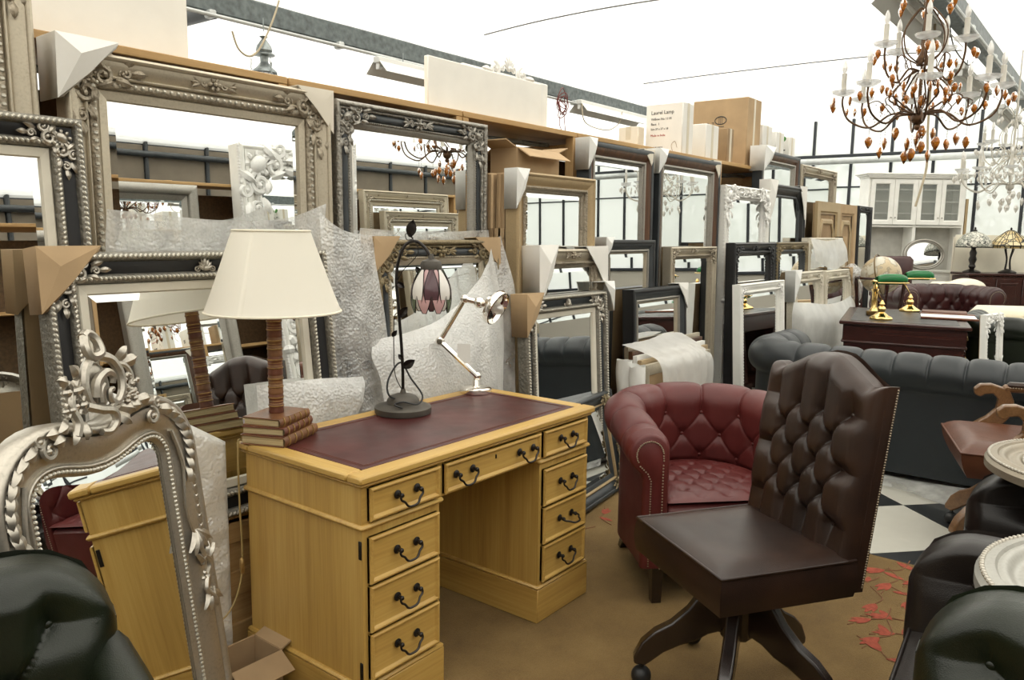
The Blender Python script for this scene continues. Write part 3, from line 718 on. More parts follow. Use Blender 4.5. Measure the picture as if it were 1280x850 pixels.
# dark mirror with an arched top
def arch_mirror():
    W, H, lean = .99, 1.92, .02; x, y = 7.27 * 1.04, 2.56 * 1.04 - 1.9 * .02
    t = T('arched_mirror', 'black framed mirror with canted arched top, past the tall white frame', 'mirror', (x, y, .004), 0, None, rx=-lean)
    MIR['M20'] = (tr(x, y, .004) @ rot('X', -lean), W, H)
    path = [(-W / 2, 0), (W / 2, 0), (W / 2, H - .2), (W / 2 - .05, H - .09), (W / 2 - .17, H), (-W / 2 + .17, H), (-W / 2 + .05, H - .09), (-W / 2, H - .2)]
    MB().sweep(path, [(0, -.02), (0, .04)] + dome(0, .03, .04, .055) + cove(.03, .085, .044, .016) + [(.09, .01)]).build('frame', M['black'], t)
    MB().sweep(path, [(.09, .012)] + dome(.09, .115, .012, .022) + [(.12, .006)]).build('inner_moulding', M['grey_black'], t)
    P = MB(); ip = [(p[0] * (1 - .23), .1 + p[1] * (1 - .105)) for p in path]
    P.add([(a, -.008, b) for a, b in ip], [tuple(range(len(ip)))]).build('glass', M['mirror'], t)
    MB().box((0, .012, H / 2 - .1), (W - .05, .02, H - .25)).build('backing_board', M['card_dark'], t)
arch_mirror()

for a in (('M3', 'TR', .17, 'card_pale', 'cream folded cap on the upper right of the largest champagne mirror', .09, .012, .008, .17), ('M3', 'TL', .19, 'card_white', 'white folded cap on the upper left of the largest champagne mirror', .13, .03, .03, .19),
          ('M4', 'TL', .175, 'card', 'kraft cap on the mirror that reflects the book lamp', .085, .014, .010, .185), ('M6', 'TL', .15, 'card', 'kraft cap left of the tulip lamp shade', .08, .012, .006, .15), ('M6', 'TR', .18, 'card', 'kraft cap right of the tulip lamp shade', .08, .012, .006, .15),
          ('M8', 'TL', .11, 'foam', 'white cap on the pale gold wooden mirror', .08, .012, .02, .2), ('M9', 'TL', .10, 'foam', 'white cap on the left of the nearest walnut mirror', .1, .016, .03, .19), ('M9', 'TR', .15, 'card_pale', 'cream cap on the right of the nearest walnut mirror', .08, .012, .006, .15),
          ('M10', 'TL', .14, 'foam', 'white cap on the left of the farther walnut mirror', .1, .02, .03, .17), ('M10', 'TR', .14, 'card_pale', 'cream cap on the right of the farther walnut mirror', .08, .012, .006, .19),
          ('M11', 'TL', .18, 'card_white', 'large white pointed cap left of the slim silver mirror', .11, .02, .03, .32), ('M11', 'TR', .22, 'card_white', 'white cap on the right of the slim silver mirror', .09, .014, .01, .26),
          ('M12', 'TL', .15, 'card', 'kraft cap on the navy and silver mirror', .10, .016, .015, .21), ('M12', 'TR', .09, 'foam', 'white foam cap on the right of the navy and silver mirror', .1, .05, .02, .17),
          ('M13', 'TL', .10, 'foam', 'white cap on the small dark and silver mirror', .09, .016, .02, .13), ('M14', 'TR', .14, 'card_white', 'white cap on the low dark grey mirror', .09, .014, .01, .18),
          ('M20', 'TL', .22, 'card_white', 'white cap on the left of the arched black mirror', .1, .03, .02, .42), ('M20', 'TR', .20, 'card_white', 'white cap on the right of the arched black mirror', .09, .014, .01, .4),
          ('M23', 'TL', .28, 'foam', 'large white cap on the highest dark wooden mirror', .14, .03, .04, .22), ('M22', 'TL', .20, 'foam', 'white cap on the left cream distressed mirror', .09, .02, .02, .28),
          ('M24', 'TR', .12, 'card', 'kraft cap on the right cream distressed mirror', .09, .014, .01, .22), ('M25', 'TR', .14, 'card', 'kraft cap on the mirror in loose white plastic', .09, .014, .01, .25)):
    protector(a[0], a[1], a[2], a[3], a[4], a[5], a[6], a[7], a[8])
# ------------------------------------------------------------------ arched silver mirror with a carved crest, leaning at the left
def crest_mirror():
    W, H = .67, 1.05; rz, lean = .465, .125
    t = T('crested_mirror', 'ornate silver mirror with arched top and carved crest, leaning left of the oak desk', 'mirror', (.878, 1.788, .0), rz, None, rx=-lean)
    path = [(-W / 2, 0), (W / 2, 0)]
    r = .168
    path += [(W / 2, z) for z in (.3, .6, .8)]
    path += [(W / 2 - r + r * cos(a), H - r - .01 + r * sin(a)) for a in [pi / 2 * k / 9 for k in range(0, 10)]]
    top = []
    for k in range(1, 12):
        q = k / 12; x = (W / 2 - r) * (1 - 2 * q); top.append((x, H - .01 - .028 * (0.5 + 0.5 * cos(pi * x / (W / 2 - r))) ** 1.3))
    path += top
    path += [(-W / 2 + r - r * sin(a), H - r - .01 + r * cos(a)) for a in [pi / 2 * k / 9 for k in range(0, 10)]]
    path += [(-W / 2, z) for z in (.8, .6, .3)]
    prof = [(0, -.022), (-.002, .006)] + dome(0, .030, .012, .036, 7) + cove(.032, .092, .028, .010, 6) + [(.094, .016)] + dome(.094, .102, .014, .019, 4) + [(.116, .004), (.12, .002)]
    MB().sweep(path, prof, True, False).build('frame', M['bright_silver'], t, sharp=60)
    def inset(d):
        n = len(path); P = [Vector(p) for p in path]; out = []
        for i in range(n):
            a = (P[i] - P[i - 1]).normalized(); b = (P[(i + 1) % n] - P[i]).normalized()
            a = Vector((-a.y, a.x)); b = Vector((-b.y, b.x)); m = (a + b) / max(.25, 1 + a.dot(b)); out.append(P[i] + m * d)
        return out
    def resample(P, sp):
        out = []; n = len(P); carry = 0
        for i in range(n):
            a, b = P[i], P[(i + 1) % n]; L = (b - a).length; q = carry
            while q < L: out.append(a + (b - a) * (q / L)); q += sp
            carry = q - L
        return out
    mb = MB()
    for p in resample(inset(.108), .0118): mb.ball((p.x, -.017, p.y), .0052, 6, 4)
    mb.build('beading', M['silver'], t, kind='stuff')
    o = inset(.118); i_ = inset(.138); n = len(o); mb = MB(); c = len(i_)
    vs = [(p.x, -.001, p.y) for p in o] + [(p.x, -.0045, p.y) for p in i_] + [(0, -.0045, H * .5)]
    mb.add(vs, [(k, (k + 1) % n, n + (k + 1) % n, n + k) for k in range(n)] + [(n + k, n + (k + 1) % n, 2 * n) for k in range(n)])
    mb.build('glass', M['mirror'], t, sharp=1)
    MB().box((0, .014, .5), (W - .06, .012, .94)).build('backing_board', M['card_dark'], t)
    # crest: pierced cartouche of C scrolls, flowers on the left, grapes on the right
    cr = MB(); z0 = H - .035; h = .03
    def tb(pts, r0, r1=None, n=5):
        P = smooth_path([(x, -h - d, z) for x, z, d in pts], n); m = len(P)
        cr.tube(P, [r0 + ((r1 if r1 is not None else r0) - r0) * k / (m - 1) for k in range(m)], 7)
    tb([(-.015, z0 + .20, .0), (-.028, z0 + .175, .01), (-.015, z0 + .152, .012), (.018, z0 + .158, .01), (.02, z0 + .19, .0), (.0, z0 + .207, -.004), (-.02, z0 + .20, 0)], .011, .011)
    tb([(-.012, z0 + .150, .004), (-.042, z0 + .12, .008), (-.05, z0 + .075, .01), (-.035, z0 + .04, .01), (.0, z0 + .022, .012), (.035, z0 + .035, .012)], .012, .008)
    tb([(.012, z0 + .152, .004), (.05, z0 + .138, .006), (.072, z0 + .10, .008), (.068, z0 + .06, .01), (.045, z0 + .034, .01), (.02, z0 + .045, .014), (.018, z0 + .066, .016), (.034, z0 + .068, .014)], .013, .006)
    tb([(-.03, z0 + .06, .016), (-.022, z0 + .095, .02), (.008, z0 + .112, .022), (.032, z0 + .10, .02), (.03, z0 + .082, .018)], .014, .007)
    tb([(-.012, z0 + .045, .014), (-.01, z0 + .07, .016), (.006, z0 + .085, .016)], .008, .005)
    tb([(-.055, z0 + .045, .008), (-.02, z0 + .03, .014), (.018, z0 + .018, .016), (.026, z0 - .008, .014), (.004, z0 - .028, .012), (-.022, z0 - .024, .01)], .012, .009)
    tb([(-.05, z0 + .10, .0), (-.085, z0 + .085, .006), (-.098, z0 + .05, .008), (-.088, z0 + .015, .01), (-.10, z0 - .015, .01)], .009, .012)
    tb([(.07, z0 + .125, .0), (.098, z0 + .115, .004), (.112, z0 + .085, .006), (.102, z0 + .058, .006)], .008, .006)
    cr.ball((-.003, -h + .006, z0 + .08), (.05, .010, .06), 12, 8)
    for x, z, r_ in ((-.085, z0 + .085, .030), (-.07, z0 + .05, .026), (-.103, z0 + .045, .022)): rosette(cr, x, z, r_, h + .008, 6)
    for x, z, a in ((-.06, z0 + .11, 2.2), (-.09, z0 + .10, 2.7), (-.11, z0 + .02, 3.5), (-.085, z0 + .0, 4.0), (-.125, z0 - .01, 3.3), (-.06, z0 + .01, 4.4), (-.14, z0 + .005, 3.1),
                    (.075, z0 + .13, .9), (.095, z0 + .12, .3), (.06, z0 + .02, -.4), (.085, z0 + .015, -.1), (.12, z0 + .02, .1), (.05, z0 + .005, -.9)):
        leaf(cr, x, z, a, .042, .032, h, .014)
    rg = random.Random(3)
    for k in range(46):
        q = rg.random(); a = rg.random() * 6.28; rr = (.034 - .018 * q) * sqrt(rg.random())
        cr.ball((.098 - .01 * q + rr * cos(a), -h - .008 - rg.random() * .008, z0 + .085 - q * .06 + rr * .7 * sin(a)), .0062, 6, 4)
    cr.build('crest', M['bright_silver'], t)
    def side(mb, s):
        hh = .030
        for k in range(9):                                   # shells and leaves over the shoulder
            a = radians(75 - k * 12); rr = .130; x = s * (W / 2 - .168 + rr * cos(a)); z = H - .178 + rr * sin(a)
            leaf(mb, x, z, (a - pi / 2) if s > 0 else (pi - a + pi / 2), .05, .032, hh - .004, .014)
            lump(mb, x + s * .006, z + .004, a, .020, .012, .007, hh)
        scroll(mb, s * (W / 2 - .165), H - .062, .024, pi / 2, 1.3, hh, .008, 16, -s); scroll(mb, s * (W / 2 - .14), H - .035, .016, 0, 1.2, hh, .007, 14, s)
        for k in range(7):
            z = H - .24 - k * .028; lump(mb, s * (W / 2 - .03), z, pi / 2 + s * .35, .034 - .002 * k, .018, .010, hh - .006)
            leaf(mb, s * (W / 2 - .045), z, -pi / 2 + s * .25, .06, .014, hh - .012, .010)
        mb.tube(smooth_path([(s * (W / 2 - .09), -.024, H - .12), (s * (W / 2 - .068), -.028, H - .22), (s * (W / 2 - .08), -.026, H - .34), (s * (W / 2 - .062), -.026, H - .43)], 6), [.006] * 10 + [.005] * 9, 6)
        for k in range(5): leaf(mb, s * (W / 2 - .055), H - .41, -pi / 2 + s * (k - 2) * .42, .07, .028, hh - .008, .014)
    for s in (1, -1): mb = MB(); side(mb, s); mb.build('shoulder_carving', M['bright_silver'], t)
    for s in (-1, 1):
        mb = MB(); x = s * (W / 2 - .04); z = .50
        for q in (-1, 1):
            mb.tube(smooth_path([(x, -.026, z), (x + .018 * q, -.032, z + .03 * q), (x - .004 * q, -.034, z + .06 * q), (x - .016 * q, -.03, z + .038 * q)], 6), [.010 - .0003 * k for k in range(19)], 6)
            for k in range(4): leaf(mb, x, z + q * .035, (pi / 2 if q > 0 else -pi / 2) + (k - 1.5) * .5, .062, .024, .022, .014)
        rosette(mb, x, z, .022, .026); mb.build('side_ornament', M['bright_silver'], t)
        mb = MB(); x = s * (W / 2 - .02); z = .075
        mb.tube(smooth_path([(x - s * .05, -.024, z - .06), (x, -.034, z - .03), (x + s * .022, -.036, z + .03), (x + s * .002, -.034, z + .075), (x - s * .022, -.03, z + .085), (x - s * .024, -.03, z + .062)], 6), [.013 - .0002 * k for k in range(31)], 7)
        mb.tube(smooth_path([(x + s * .02, -.03, z + .02), (x + s * .045, -.032, z), (x + s * .035, -.032, z - .04), (x + s * .005, -.03, z - .05)], 6), [.011] * 19, 7)
        for k in range(6): leaf(mb, x, z - .01, k * 1.05, .065, .028, .028, .016)
        rosette(mb, x, z, .026, .034); mb.build('corner_ornament', M['bright_silver'], t)
crest_mirror()

# ------------------------------------------------------------------ oak pedestal desk
DW, DD, DH = 1.215, .603, .78
DX, DY = 1.398, 1.618
def desk():
    t = T('pedestal_desk', 'light oak pedestal desk with maroon leather top and nine drawers', 'desk', (DX, DY, .003))
    def prt(mb, n, m, p=None, **k): return mb.build(n, M[m], p or t, **k)
    z = DH
    # framed top with an ogee edge
    fr = .062
    for n, c, s, m in (('top_border', (DW / 2, fr / 2, z - .0125), (DW, fr, .025), 'oak_x'), ('top_border', (DW / 2, DD - fr / 2, z - .0125), (DW, fr, .025), 'oak_x'),
                       ('top_border', (fr / 2, DD / 2, z - .0125), (fr, DD - 2 * fr, .025), 'oak_y'), ('top_border', (DW - fr / 2, DD / 2, z - .0125), (fr, DD - 2 * fr, .025), 'oak_y')):
        prt(MB().box(c, s, .006), n, m)
    prt(MB().box((DW / 2, DD / 2, z - .030), (DW - .018, DD - .018, .012), .005), 'top_moulding', 'oak_x')
    lz = prt(MB().box((DW / 2, DD / 2, z - .009), (DW - 2 * fr, DD - 2 * fr, .016), .001), 'leather_inset', 'l_desk')
    mb = MB()
    for k in (.022, .030):
        a = fr + k
        for c, s in (((DW / 2, a, z - .0005), (DW - 2 * a, .0028, .0012)), ((DW / 2, DD - a, z - .0005), (DW - 2 * a, .0028, .0012)), ((a, DD / 2, z - .0005), (.0028, DD - 2 * a, .0012)), ((DW - a, DD / 2, z - .0005), (.0028, DD - 2 * a, .0012))): mb.box(c, s)
    for i in range(56): mb.box((fr + .026 + (DW - 2 * fr - .052) * i / 55, fr + .026, z - .0005), (.004, .004, .0013)); mb.box((fr + .026 + (DW - 2 * fr - .052) * i / 55, DD - fr - .026, z - .0005), (.004, .004, .0013))
    mb.build('tooled_border', plain('blind tooled leather line', (.11, .035, .022), .4), lz)
    I = .024; pw = .316; zm = .622; zp = .137
    prt(MB().box((DW / 2, DD / 2, (zm + z - .034) / 2 + .004), (DW - 2 * I, DD - 2 * I, z - .038 - zm - .006)), 'frieze', 'oak_x')
    for xx in (I - .0012, DW - I + .0012): prt(MB().box((xx, DD / 2, (zm + z - .034) / 2 + .004), (.003, DD - 2 * I, z - .040 - zm - .006)), 'frieze_side', 'oak')
    for x0 in (I, DW - I - pw):
        prt(MB().box((x0 + pw / 2, DD / 2, (zm + zp) / 2), (pw, DD - 2 * I, zm - zp - .01)), 'pedestal', 'oak')
        prt(MB().box((x0 + pw / 2, DD / 2, zm + .002), (pw + .026, DD - 2 * I + .026, .016), .0065), 'waist_moulding', 'oak_x')
        prt(MB().box((x0 + pw / 2, DD / 2, zp), (pw + .026, DD - 2 * I + .026, .014), .006), 'plinth_moulding', 'oak_x')
        prt(MB().box((x0 + pw / 2, DD / 2, zp / 2 - .003), (pw + .022, DD - 2 * I + .022, zp - .008), .002), 'plinth', 'oak_x')
        for xx in (x0 - .0115, x0 + pw + .0115): prt(MB().box((xx, DD / 2, zp / 2 - .003), (.003, DD - 2 * I + .018, zp - .010)), 'plinth_side', 'oak_y')
    for x, y, s in ((I, 0, 1), ):
        for zz in (.555, .185): prt(MB().box((I - .001, I + .008, zz), (.004, .012, .055), .001), 'hinge', 'bronze')
    def handle(d, x, up=0.0):
        hb = MB()
        for s in (-1, 1):
            hb.lathe([(.0155, 0), (.0155, .002), (.012, .004), (.007, .006), (.006, .016), (.0085, .019), (.0085, .024), (.005, .028), (0, .0285)], 14, tr(x + s * .040, 0, .006) @ rot('X', pi / 2) @ Matrix.Scale(.88, 4))
        pts = [(-.043, 0, .004), (-.052, 0, -.004), (-.050, 0, -.016), (-.036, 0, -.026), (-.026, 0, -.040), (-.012, 0, -.046), (.012, 0, -.046), (.026, 0, -.040), (.036, 0, -.026), (.050, 0, -.016), (.052, 0, -.004), (.043, 0, .004)]
        hb.tube(smooth_path(pts, 4), .0042, 7, False, tr(x, -.019, .006) @ rot('X', -.18 - up) @ Matrix.Scale(.86, 4))
        hb.build('handle', M['bronze'], d, loc=(0, -.012, 0))
    def drawer(x0, x1, z0, z1, hs, key=False, up=0.0):
        d = MB().box(((0), .002, 0), (x1 - x0 - .004, .016, z1 - z0 - .004), .001)
        xc, zc = (x0 + x1) / 2, (z0 + z1) / 2; w, hh = x1 - x0 - .004, z1 - z0 - .004
        R = [(-w / 2, -hh / 2), (w / 2, -hh / 2), (w / 2, hh / 2), (-w / 2, hh / 2)]
        o = d.build('drawer', M['oak_x'], t, loc=(xc, I - .004, zc))
        MB().sweep(R, [(0, -.004), (0, .010)] + dome(0, .011, .010, .0155, 5) + [(.013, .007), (.016, .0055)]).build('cock_bead', M['oak_x'], o)
        for hx in hs: handle(o, hx, up)
        if key: MB().box((0, -.008, .018), (.005, .004, .014), .001).build('keyhole', M['bronze'], o)
    t0, t1 = zm + .016, z - .040
    drawer(I + .018, I + pw - .008, t0, t1, (0,)); drawer(I + pw + .012, DW - I - pw - .012, t0, t1, (-.165, .165), True); drawer(DW - I - pw + .008, DW - I - .018, t0, t1, (0,))
    n = 3; zb, zt = zp + .016, zm - .026
    for x0 in (I + .016, DW - I - pw + .012):
        for k in range(n):
            za = zb + (zt - zb) * k / n; drawer(x0, x0 + pw - .028, za + .002, za + (zt - zb) / n - .002, (0,), False, 1.1 if (x0 > .5 and k == 1) else 0)
desk()

# ------------------------------------------------------------------ lamp on a stack of old books
def book(name, w, d, h, cover, parent, loc, rz=0.0, spine_bands=True):
    """w along the spine, spine faces -y"""
    o = MB().box((0, 0, h / 2), (w - .008, d - .008, h - .008), .001).build(name, M['page'], parent, loc=loc); o.rotation_euler[2] = rz
    cv = MB(); cv.box((0, 0, .002), (w, d, .004), .0012); cv.box((0, 0, h - .002), (w, d, .004), .0012)
    cv.grid(lambda u, v: (-w / 2 + u * w, -d / 2 - .006 * sin(pi * v), v * h), 9, 7, flip=False)
    cv.build('cover', M[cover], o)
    if spine_bands:
        for k in range(5): MB().tube([(-w / 2 + w * (k + .8) / 5.6, -d / 2 - .006 * sin(pi * q / 8) - .0012, h * q / 8) for q in range(9)], .0022, 5).build('spine_band', M['gold_tool'], o)
    return o
t_ = NT('aged page edges').set((.42, .33, .17), .8); t_.link(t_.ramp(t_.noise(t_.coord((1, 1, 160)), 3, 2), [(.3, (.25, .18, .08)), (.7, (.52, .42, .24))]), t_.p.inputs['Base Color']); M['page'] = t_.m
M['calf'] = leather('tan calf binding', (.13, .052, .02), (.23, .105, .04), .4, 14)
M['calf_red'] = leather('red brown calf binding', (.10, .028, .014), (.17, .06, .024), .4, 14)
M['gold_tool'] = plain('dull gold tooling', (.34, .21, .07), .4, .5, .3, 60)
def book_lamp():
    t = T('book_lamp', 'table lamp with cream pleated shade on a column of leather book spines', 'lamp', (DX + .112, DY + .525, DH + .0035), .40)
    b1 = book('book', .205, .155, .032, 'calf', t, (0, 0, 0)); book('book', .190, .145, .028, 'calf_red', t, (-.004, .004, .032), .05); book('book', .172, .132, .028, 'calf', t, (-.008, .004, .060), -.04)
    z = .088
    for k in range(6):
        h = .062; c = 'calf' if k % 2 else 'calf_red'
        prof = [(.0235, 0), (.0245, .004), (.0235, .008), (.023, .02), (.0245, .022), (.0245, .026), (.023, .028), (.023, h - .016), (.0245, h - .013), (.0245, h - .009), (.0235, h - .006), (.0225, h)]
        MB().lathe(prof, 20, tr(-.005, .005, z + k * h)).build('column_spine', M[c], t)
        b = MB()
        for q in (.024, h - .011): b.lathe([(.0248, -.002), (.0252, 0), (.0248, .002)], 20, tr(-.005, .005, z + k * h + q))
        for q in (.031, .040): b.lathe([(.0231, -.0008), (.0236, 0), (.0231, .0008)], 20, tr(-.005, .005, z + k * h + q))
        b.build('gilt_tooling', M['gold_tool'], t)
    zt = z + 6 * .062
    MB().lathe([(.024, 0), (.024, .008), (.011, .014), (.010, .03), (.017, .034), (.018, .06), (.014, .085), (.006, .088), (.005, .19), (0, .19)], 18, tr(-.005, .005, zt)).build('lamp_holder', M['old_brass'], t)
    zb, zh = .418, .255
    def sh(u, v):
        a = u * 2 * pi; r = .210 - (.210 - .118) * v ** .95 ; r += .0016 * (1 if int(u * 240) % 2 else -1)
        return (-.005 + r * cos(a), .005 + r * sin(a), zb + zh * v)
    o = MB().grid(sh, 240, 9, cu=True).build('lamp_shade', M['shade'], t, sharp=180)
    for r, zz in ((.211, zb), (.119, zb + zh)): MB().tube([(-.005 + r * cos(a), .005 + r * sin(a), zz) for a in [2 * pi * k / 64 for k in range(64)]], .0035, 6, True).build('shade_trim', M['cream_fabric'], o)
    sp = MB()
    for k in range(3): sp.tube([(-.005, .005, zt + .12), (-.005 + (.116 * cos(k * 2.09)), .005 + .116 * sin(k * 2.09), zb + zh - .004)], .002, 5)
    sp.build('shade_spider', M['brass'], t)
    MB().box((-.034, -.012, zt + .0), (.016, .002, .024), .0005).build('price_tag', M['paper'], t)
    a = t.rotation_euler[2]
    def w2l(x, y, zz): d = Vector((x - t.location.x, y - t.location.y)); return (d.x * cos(-a) - d.y * sin(-a), d.x * sin(-a) + d.y * cos(-a), zz - t.location.z)
    P = [w2l(*q) for q in ((1.44, 2.20, .787), (1.405, 2.195, .789), (1.389, 2.193, .775), (1.387, 2.193, .60), (1.389, 2.19, .42), (1.375, 2.185, .32), (1.33, 2.18, .24), (1.25, 2.18, .20))]
    cb = MB().tube(smooth_path(P, 6), .0032, 6).build('flex', M['cable_gold'], t)
    MB().box(w2l(1.384, 2.186, .375), (.016, .014, .055), .005).build('inline_switch', M['gold_tool'], cb)
book_lamp()

# ------------------------------------------------------------------ tulip lamp: bronze stem, leaded glass flower
def tulip_lamp():
    t = T('tulip_lamp', 'dark metal lamp with drooping leaded glass tulip shade and leaf stem', 'lamp', (2.035, 2.108, DH + .0035), -.907)
    MB().lathe([(.0, 0), (.104, 0), (.106, .006), (.106, .022), (.098, .027), (.072, .032), (.062, .036), (.060, .05), (.05, .062), (.03, .07), (.012, .074), (.008, .09), (0, .09)], 32).build('base', M['iron_brown'], t)
    st = smooth_path([(0, 0, .07), (-.002, 0, .20), (-.014, 0, .38), (-.022, 0, .50), (-.012, 0, .575), (.014, 0, .628), (.05, 0, .640), (.082, 0, .618), (.102, 0, .585), (.106, 0, .565)], 7)
    MB().tube(st, .0058, 8).build('stem', M['bronze'], t)
    cx, cz = .106, .565
    MB().lathe([(.008, .03), (.012, .012), (.034, .004), (.040, -.008), (.040, -.026), (.034, -.028), (0, -.026)], 20, tr(cx, 0, cz)).build('shade_cap', M['iron_brown'], t)
    def pet(k, r0, m, L, dr, name, w0=.6, a0=0.0):
        mb = MB(); n = 9
        a = k * 2 * pi / 8 + a0
        def f(u, v):
            z = -.026 - L * v; r = r0 * (.55 + 1.25 * sin(pi * (.12 + .60 * v))) + dr * v * v
            ww = w0 * (sin(pi * (.10 + .84 * v)) ** .75); an = a + (u - .5) * ww
            return (cx + r * cos(an), r * sin(an), cz + z)
        mb.grid(f, 7, 11); o = mb.build(name, M[m], t)
        b = MB(); edge = [f(0, q / 10) for q in range(11)] + [f(1, 1 - q / 10) for q in range(11)]
        b.tube(edge, .0016, 5, True); b.build('lead_line', M['bronze'], o)
    for k in range(8): pet(k, .043, 'tulip_white' if k % 2 == 0 else 'tulip_plum', .150, -.004, 'petal', .74, .9)
    for k in range(8): pet(k + .5, .0405, 'tulip_green' if k % 3 == 0 else 'tulip_pink', .158, .004, 'petal', .78, .9)
    lv = MB()
    def lf(x, z, a, L):
        vs = []; fs = []
        for i in range(7):
            q = i / 6; w = .30 * L * sin(pi * min(1, .06 + q * .94)) ** .9
            for s in (-1, 0, 1): vs.append((x + cos(a) * L * q - sin(a) * w * s, .004 - .006 * abs(s) - .008 * sin(pi * q), z + sin(a) * L * q + cos(a) * w * s))
        for i in range(6):
            for k in (0, 1): fs.append((i * 3 + k, i * 3 + k + 1, i * 3 + k + 4, i * 3 + k + 3))
        lv.add(vs, fs)
    for q in ((-.012, .36, .9, .05), (.0, .17, .6, .055), (-.022, .31, -2.2, .03), (.028, .655, 1.35, .065), (.003, .20, 2.3, .03), (.07, .52, 2.2, .035), (-.02, .49, -.6, .035)): lf(*q)
    lv.build('leaves', M['bronze'], t)
    vn = MB()
    vn.tube(smooth_path([(.0, 0, .08), (-.03, .01, .14), (-.035, .01, .24), (-.03, .0, .36), (-.012, 0, .375)], 6), .0018, 5)
    vn.tube(smooth_path([(-.02, 0, .49), (0, 0, .53), (.06, -.01, .60), (.03, -.005, .66), (.012, 0, .665), (.018, 0, .645), (.04, 0, .65), (.028, 0, .662)], 6), .0015, 5)
    vn.build('tendril', M['bronze'], t)
    MB().tube(smooth_path([(.0, -.03, .05), (-.045, -.05, .075), (-.05, -.03, .13), (-.01, .0, .19), (.03, .0, .13), (.075, -.02, .07), (.06, -.06, .045), (.01, -.07, .055), (-.02, -.075, .045), (.01, -.09, .036)], 6), .0036, 6).build('coiled_flex', M['plastic_black'], t)
M['tulip_white'] = plain('opal white art glass', (.74, .71, .66), .18, 0, .06); M['tulip_plum'] = plain('plum art glass', (.10, .05, .06), .18, 0, .3)
M['tulip_green'] = plain('grey green art glass', (.13, .16, .10), .18, 0, .3); M['tulip_pink'] = plain('pink art glass', (.58, .36, .36), .18, 0, .15)
tulip_lamp()

# ------------------------------------------------------------------ jointed nickel lamp
def nickel_lamp():
    t = T('jointed_lamp', 'polished nickel desk lamp with two jointed arms and round dish head', 'lamp', (2.50, 2.148, DH + .0035), -.907); t.scale = (1.12, 1.12, 1.12)
    MB().lathe([(0, 0), (.060, 0), (.061, .004), (.060, .016), (.054, .020), (.050, .022), (.018, .026), (.014, .04), (.011, .05), (.0, .05)], 32).build('base', M['nickel'], t)
    j0, j1, j2 = (.004, 0, .062), (-.136, 0, .195), (-.044, 0, .355)
    b = MB()
    b.ball(j0, .017, 12, 8)
    for s in (-1, 1): b.tube([(j0[0], s * .010, j0[2]), (j1[0], s * .010, j1[2])], .0085, 8)
    b.build('lower_arm', M['nickel'], t)
    b = MB(); b.ball(j1, .018, 12, 8); b.tube([(j1[0], -.022, j1[2]), (j1[0], .022, j1[2])], .011, 10); b.tube([j1, j2], .0095, 10); b.ball(j2, .017, 12, 8); b.build('upper_arm', M['nickel'], t)
    d = Vector((.80, -.40, -.44)).normalized()
    hd = Vector((.055, 0, .33)); q = d.to_track_quat('Z', 'Y').to_matrix().to_4x4()
    b = MB(); b.tube([j2, (.0, 0, .345), (hd.x - .02, 0, hd.z + .008)], .012, 10); b.ball((.01, 0, .342), .022, 12, 8); b.build('swivel', M['nickel'], t)
    b = MB(); b.lathe([(.0, -.038), (.018, -.034), (.03, -.028), (.036, -.012), (.062, -.006), (.068, .004), (.068, .022), (.064, .024), (.060, .020), (.056, .006), (.03, -.002), (.0, -.004)], 32, tr(hd.x + .01, 0, hd.z) @ q)
    b.build('head', M['nickel'], t)
    MB().ball((0, 0, 0), (.022, .022, .03), 12, 8, tr(hd.x + .022, -.004, hd.z - .008) @ q).build('bulb', M['bulb'], t)
    MB().box((-.045, -.014, .15), (.05, .001, .075), .0004, rot('Y', 0.0)).build('paper_tag', M['paper'], t)
nickel_lamp()
# ------------------------------------------------------------------ leather seating
def tuft(u, v, du, dv):
    a = u / du + v / dv; b = u / du - v / dv
    fa = abs(a - round(a)); fb = abs(b - round(b)); m = min(fa, fb)
    crease = .55 * (1 - exp(-m / .016)) + .45 * (1 - exp(-m / .06)); r2 = fa * fa + fb * fb; bowl = 1 - exp(-r2 / .045)
    return .42 * crease * (.6 + .4 * bowl) + .58 * bowl
def clampf(x, a, b): return max(a, min(b, x))
_btn = {}
def buttons(parent, pts, m, r=.009):
    key = (m, r)
    for p, nrm in pts:
        if key not in _btn:
            o = MB().ball((0, 0, 0), (r, r, r * .55), 10, 6).build('button', M[m], parent); _btn[key] = o.data
        else:
            o = bpy.data.objects.new('button', _btn[key]); COL.objects.link(o); o.parent = parent
        o.location = p; o.rotation_euler = Vector(nrm).to_track_quat('Z', 'Y').to_euler()
def star_base(t, m, R=.31, n=5, a0=0.0, zt=.385):
    MB().lathe([(.0, .19), (.05, .19), (.058, .2), (.058, zt - .03), (.045, zt - .01), (.03, zt), (0, zt)], 8).build('hub', M[m], t)
    MB().lathe([(0, zt - .005), (.022, zt - .005), (.022, .43), (0, .43)], 12).build('gas_lift', M['plastic_black'], t)
    sh = [(.03, .375), (.075, .372), (.115, .335), (.155, .275), (.205, .225), (.255, .195), (.295, .155), (.318, .105), (.318, .082), (.285, .076), (.268, .088), (.225, .125), (.175, .152), (.13, .168), (.09, .195), (.06, .205), (.03, .2)]
    sh = [(x * R / .31, z) for x, z in sh]
    for k in range(n):
        a = a0 + k * 2 * pi / n; mm = rot('Z', a)
        mb = MB(); mb.prism(sh, -.021, .021, mm); o = mb.build('base_leg', M[m], t, sharp=50)
        bv = o.modifiers.new('edge', 'BEVEL'); bv.width = .007; bv.segments = 2; bv.limit_method = 'ANGLE'
        c = MB(); p = mm @ Vector((R * .94, 0, 0)); c.tube([(p.x, p.y, .078), (p.x, p.y, .06)], .008, 8)
        c.ball((p.x, p.y, .034), .033, 14, 9); c.build('castor', M['plastic_black'], o)
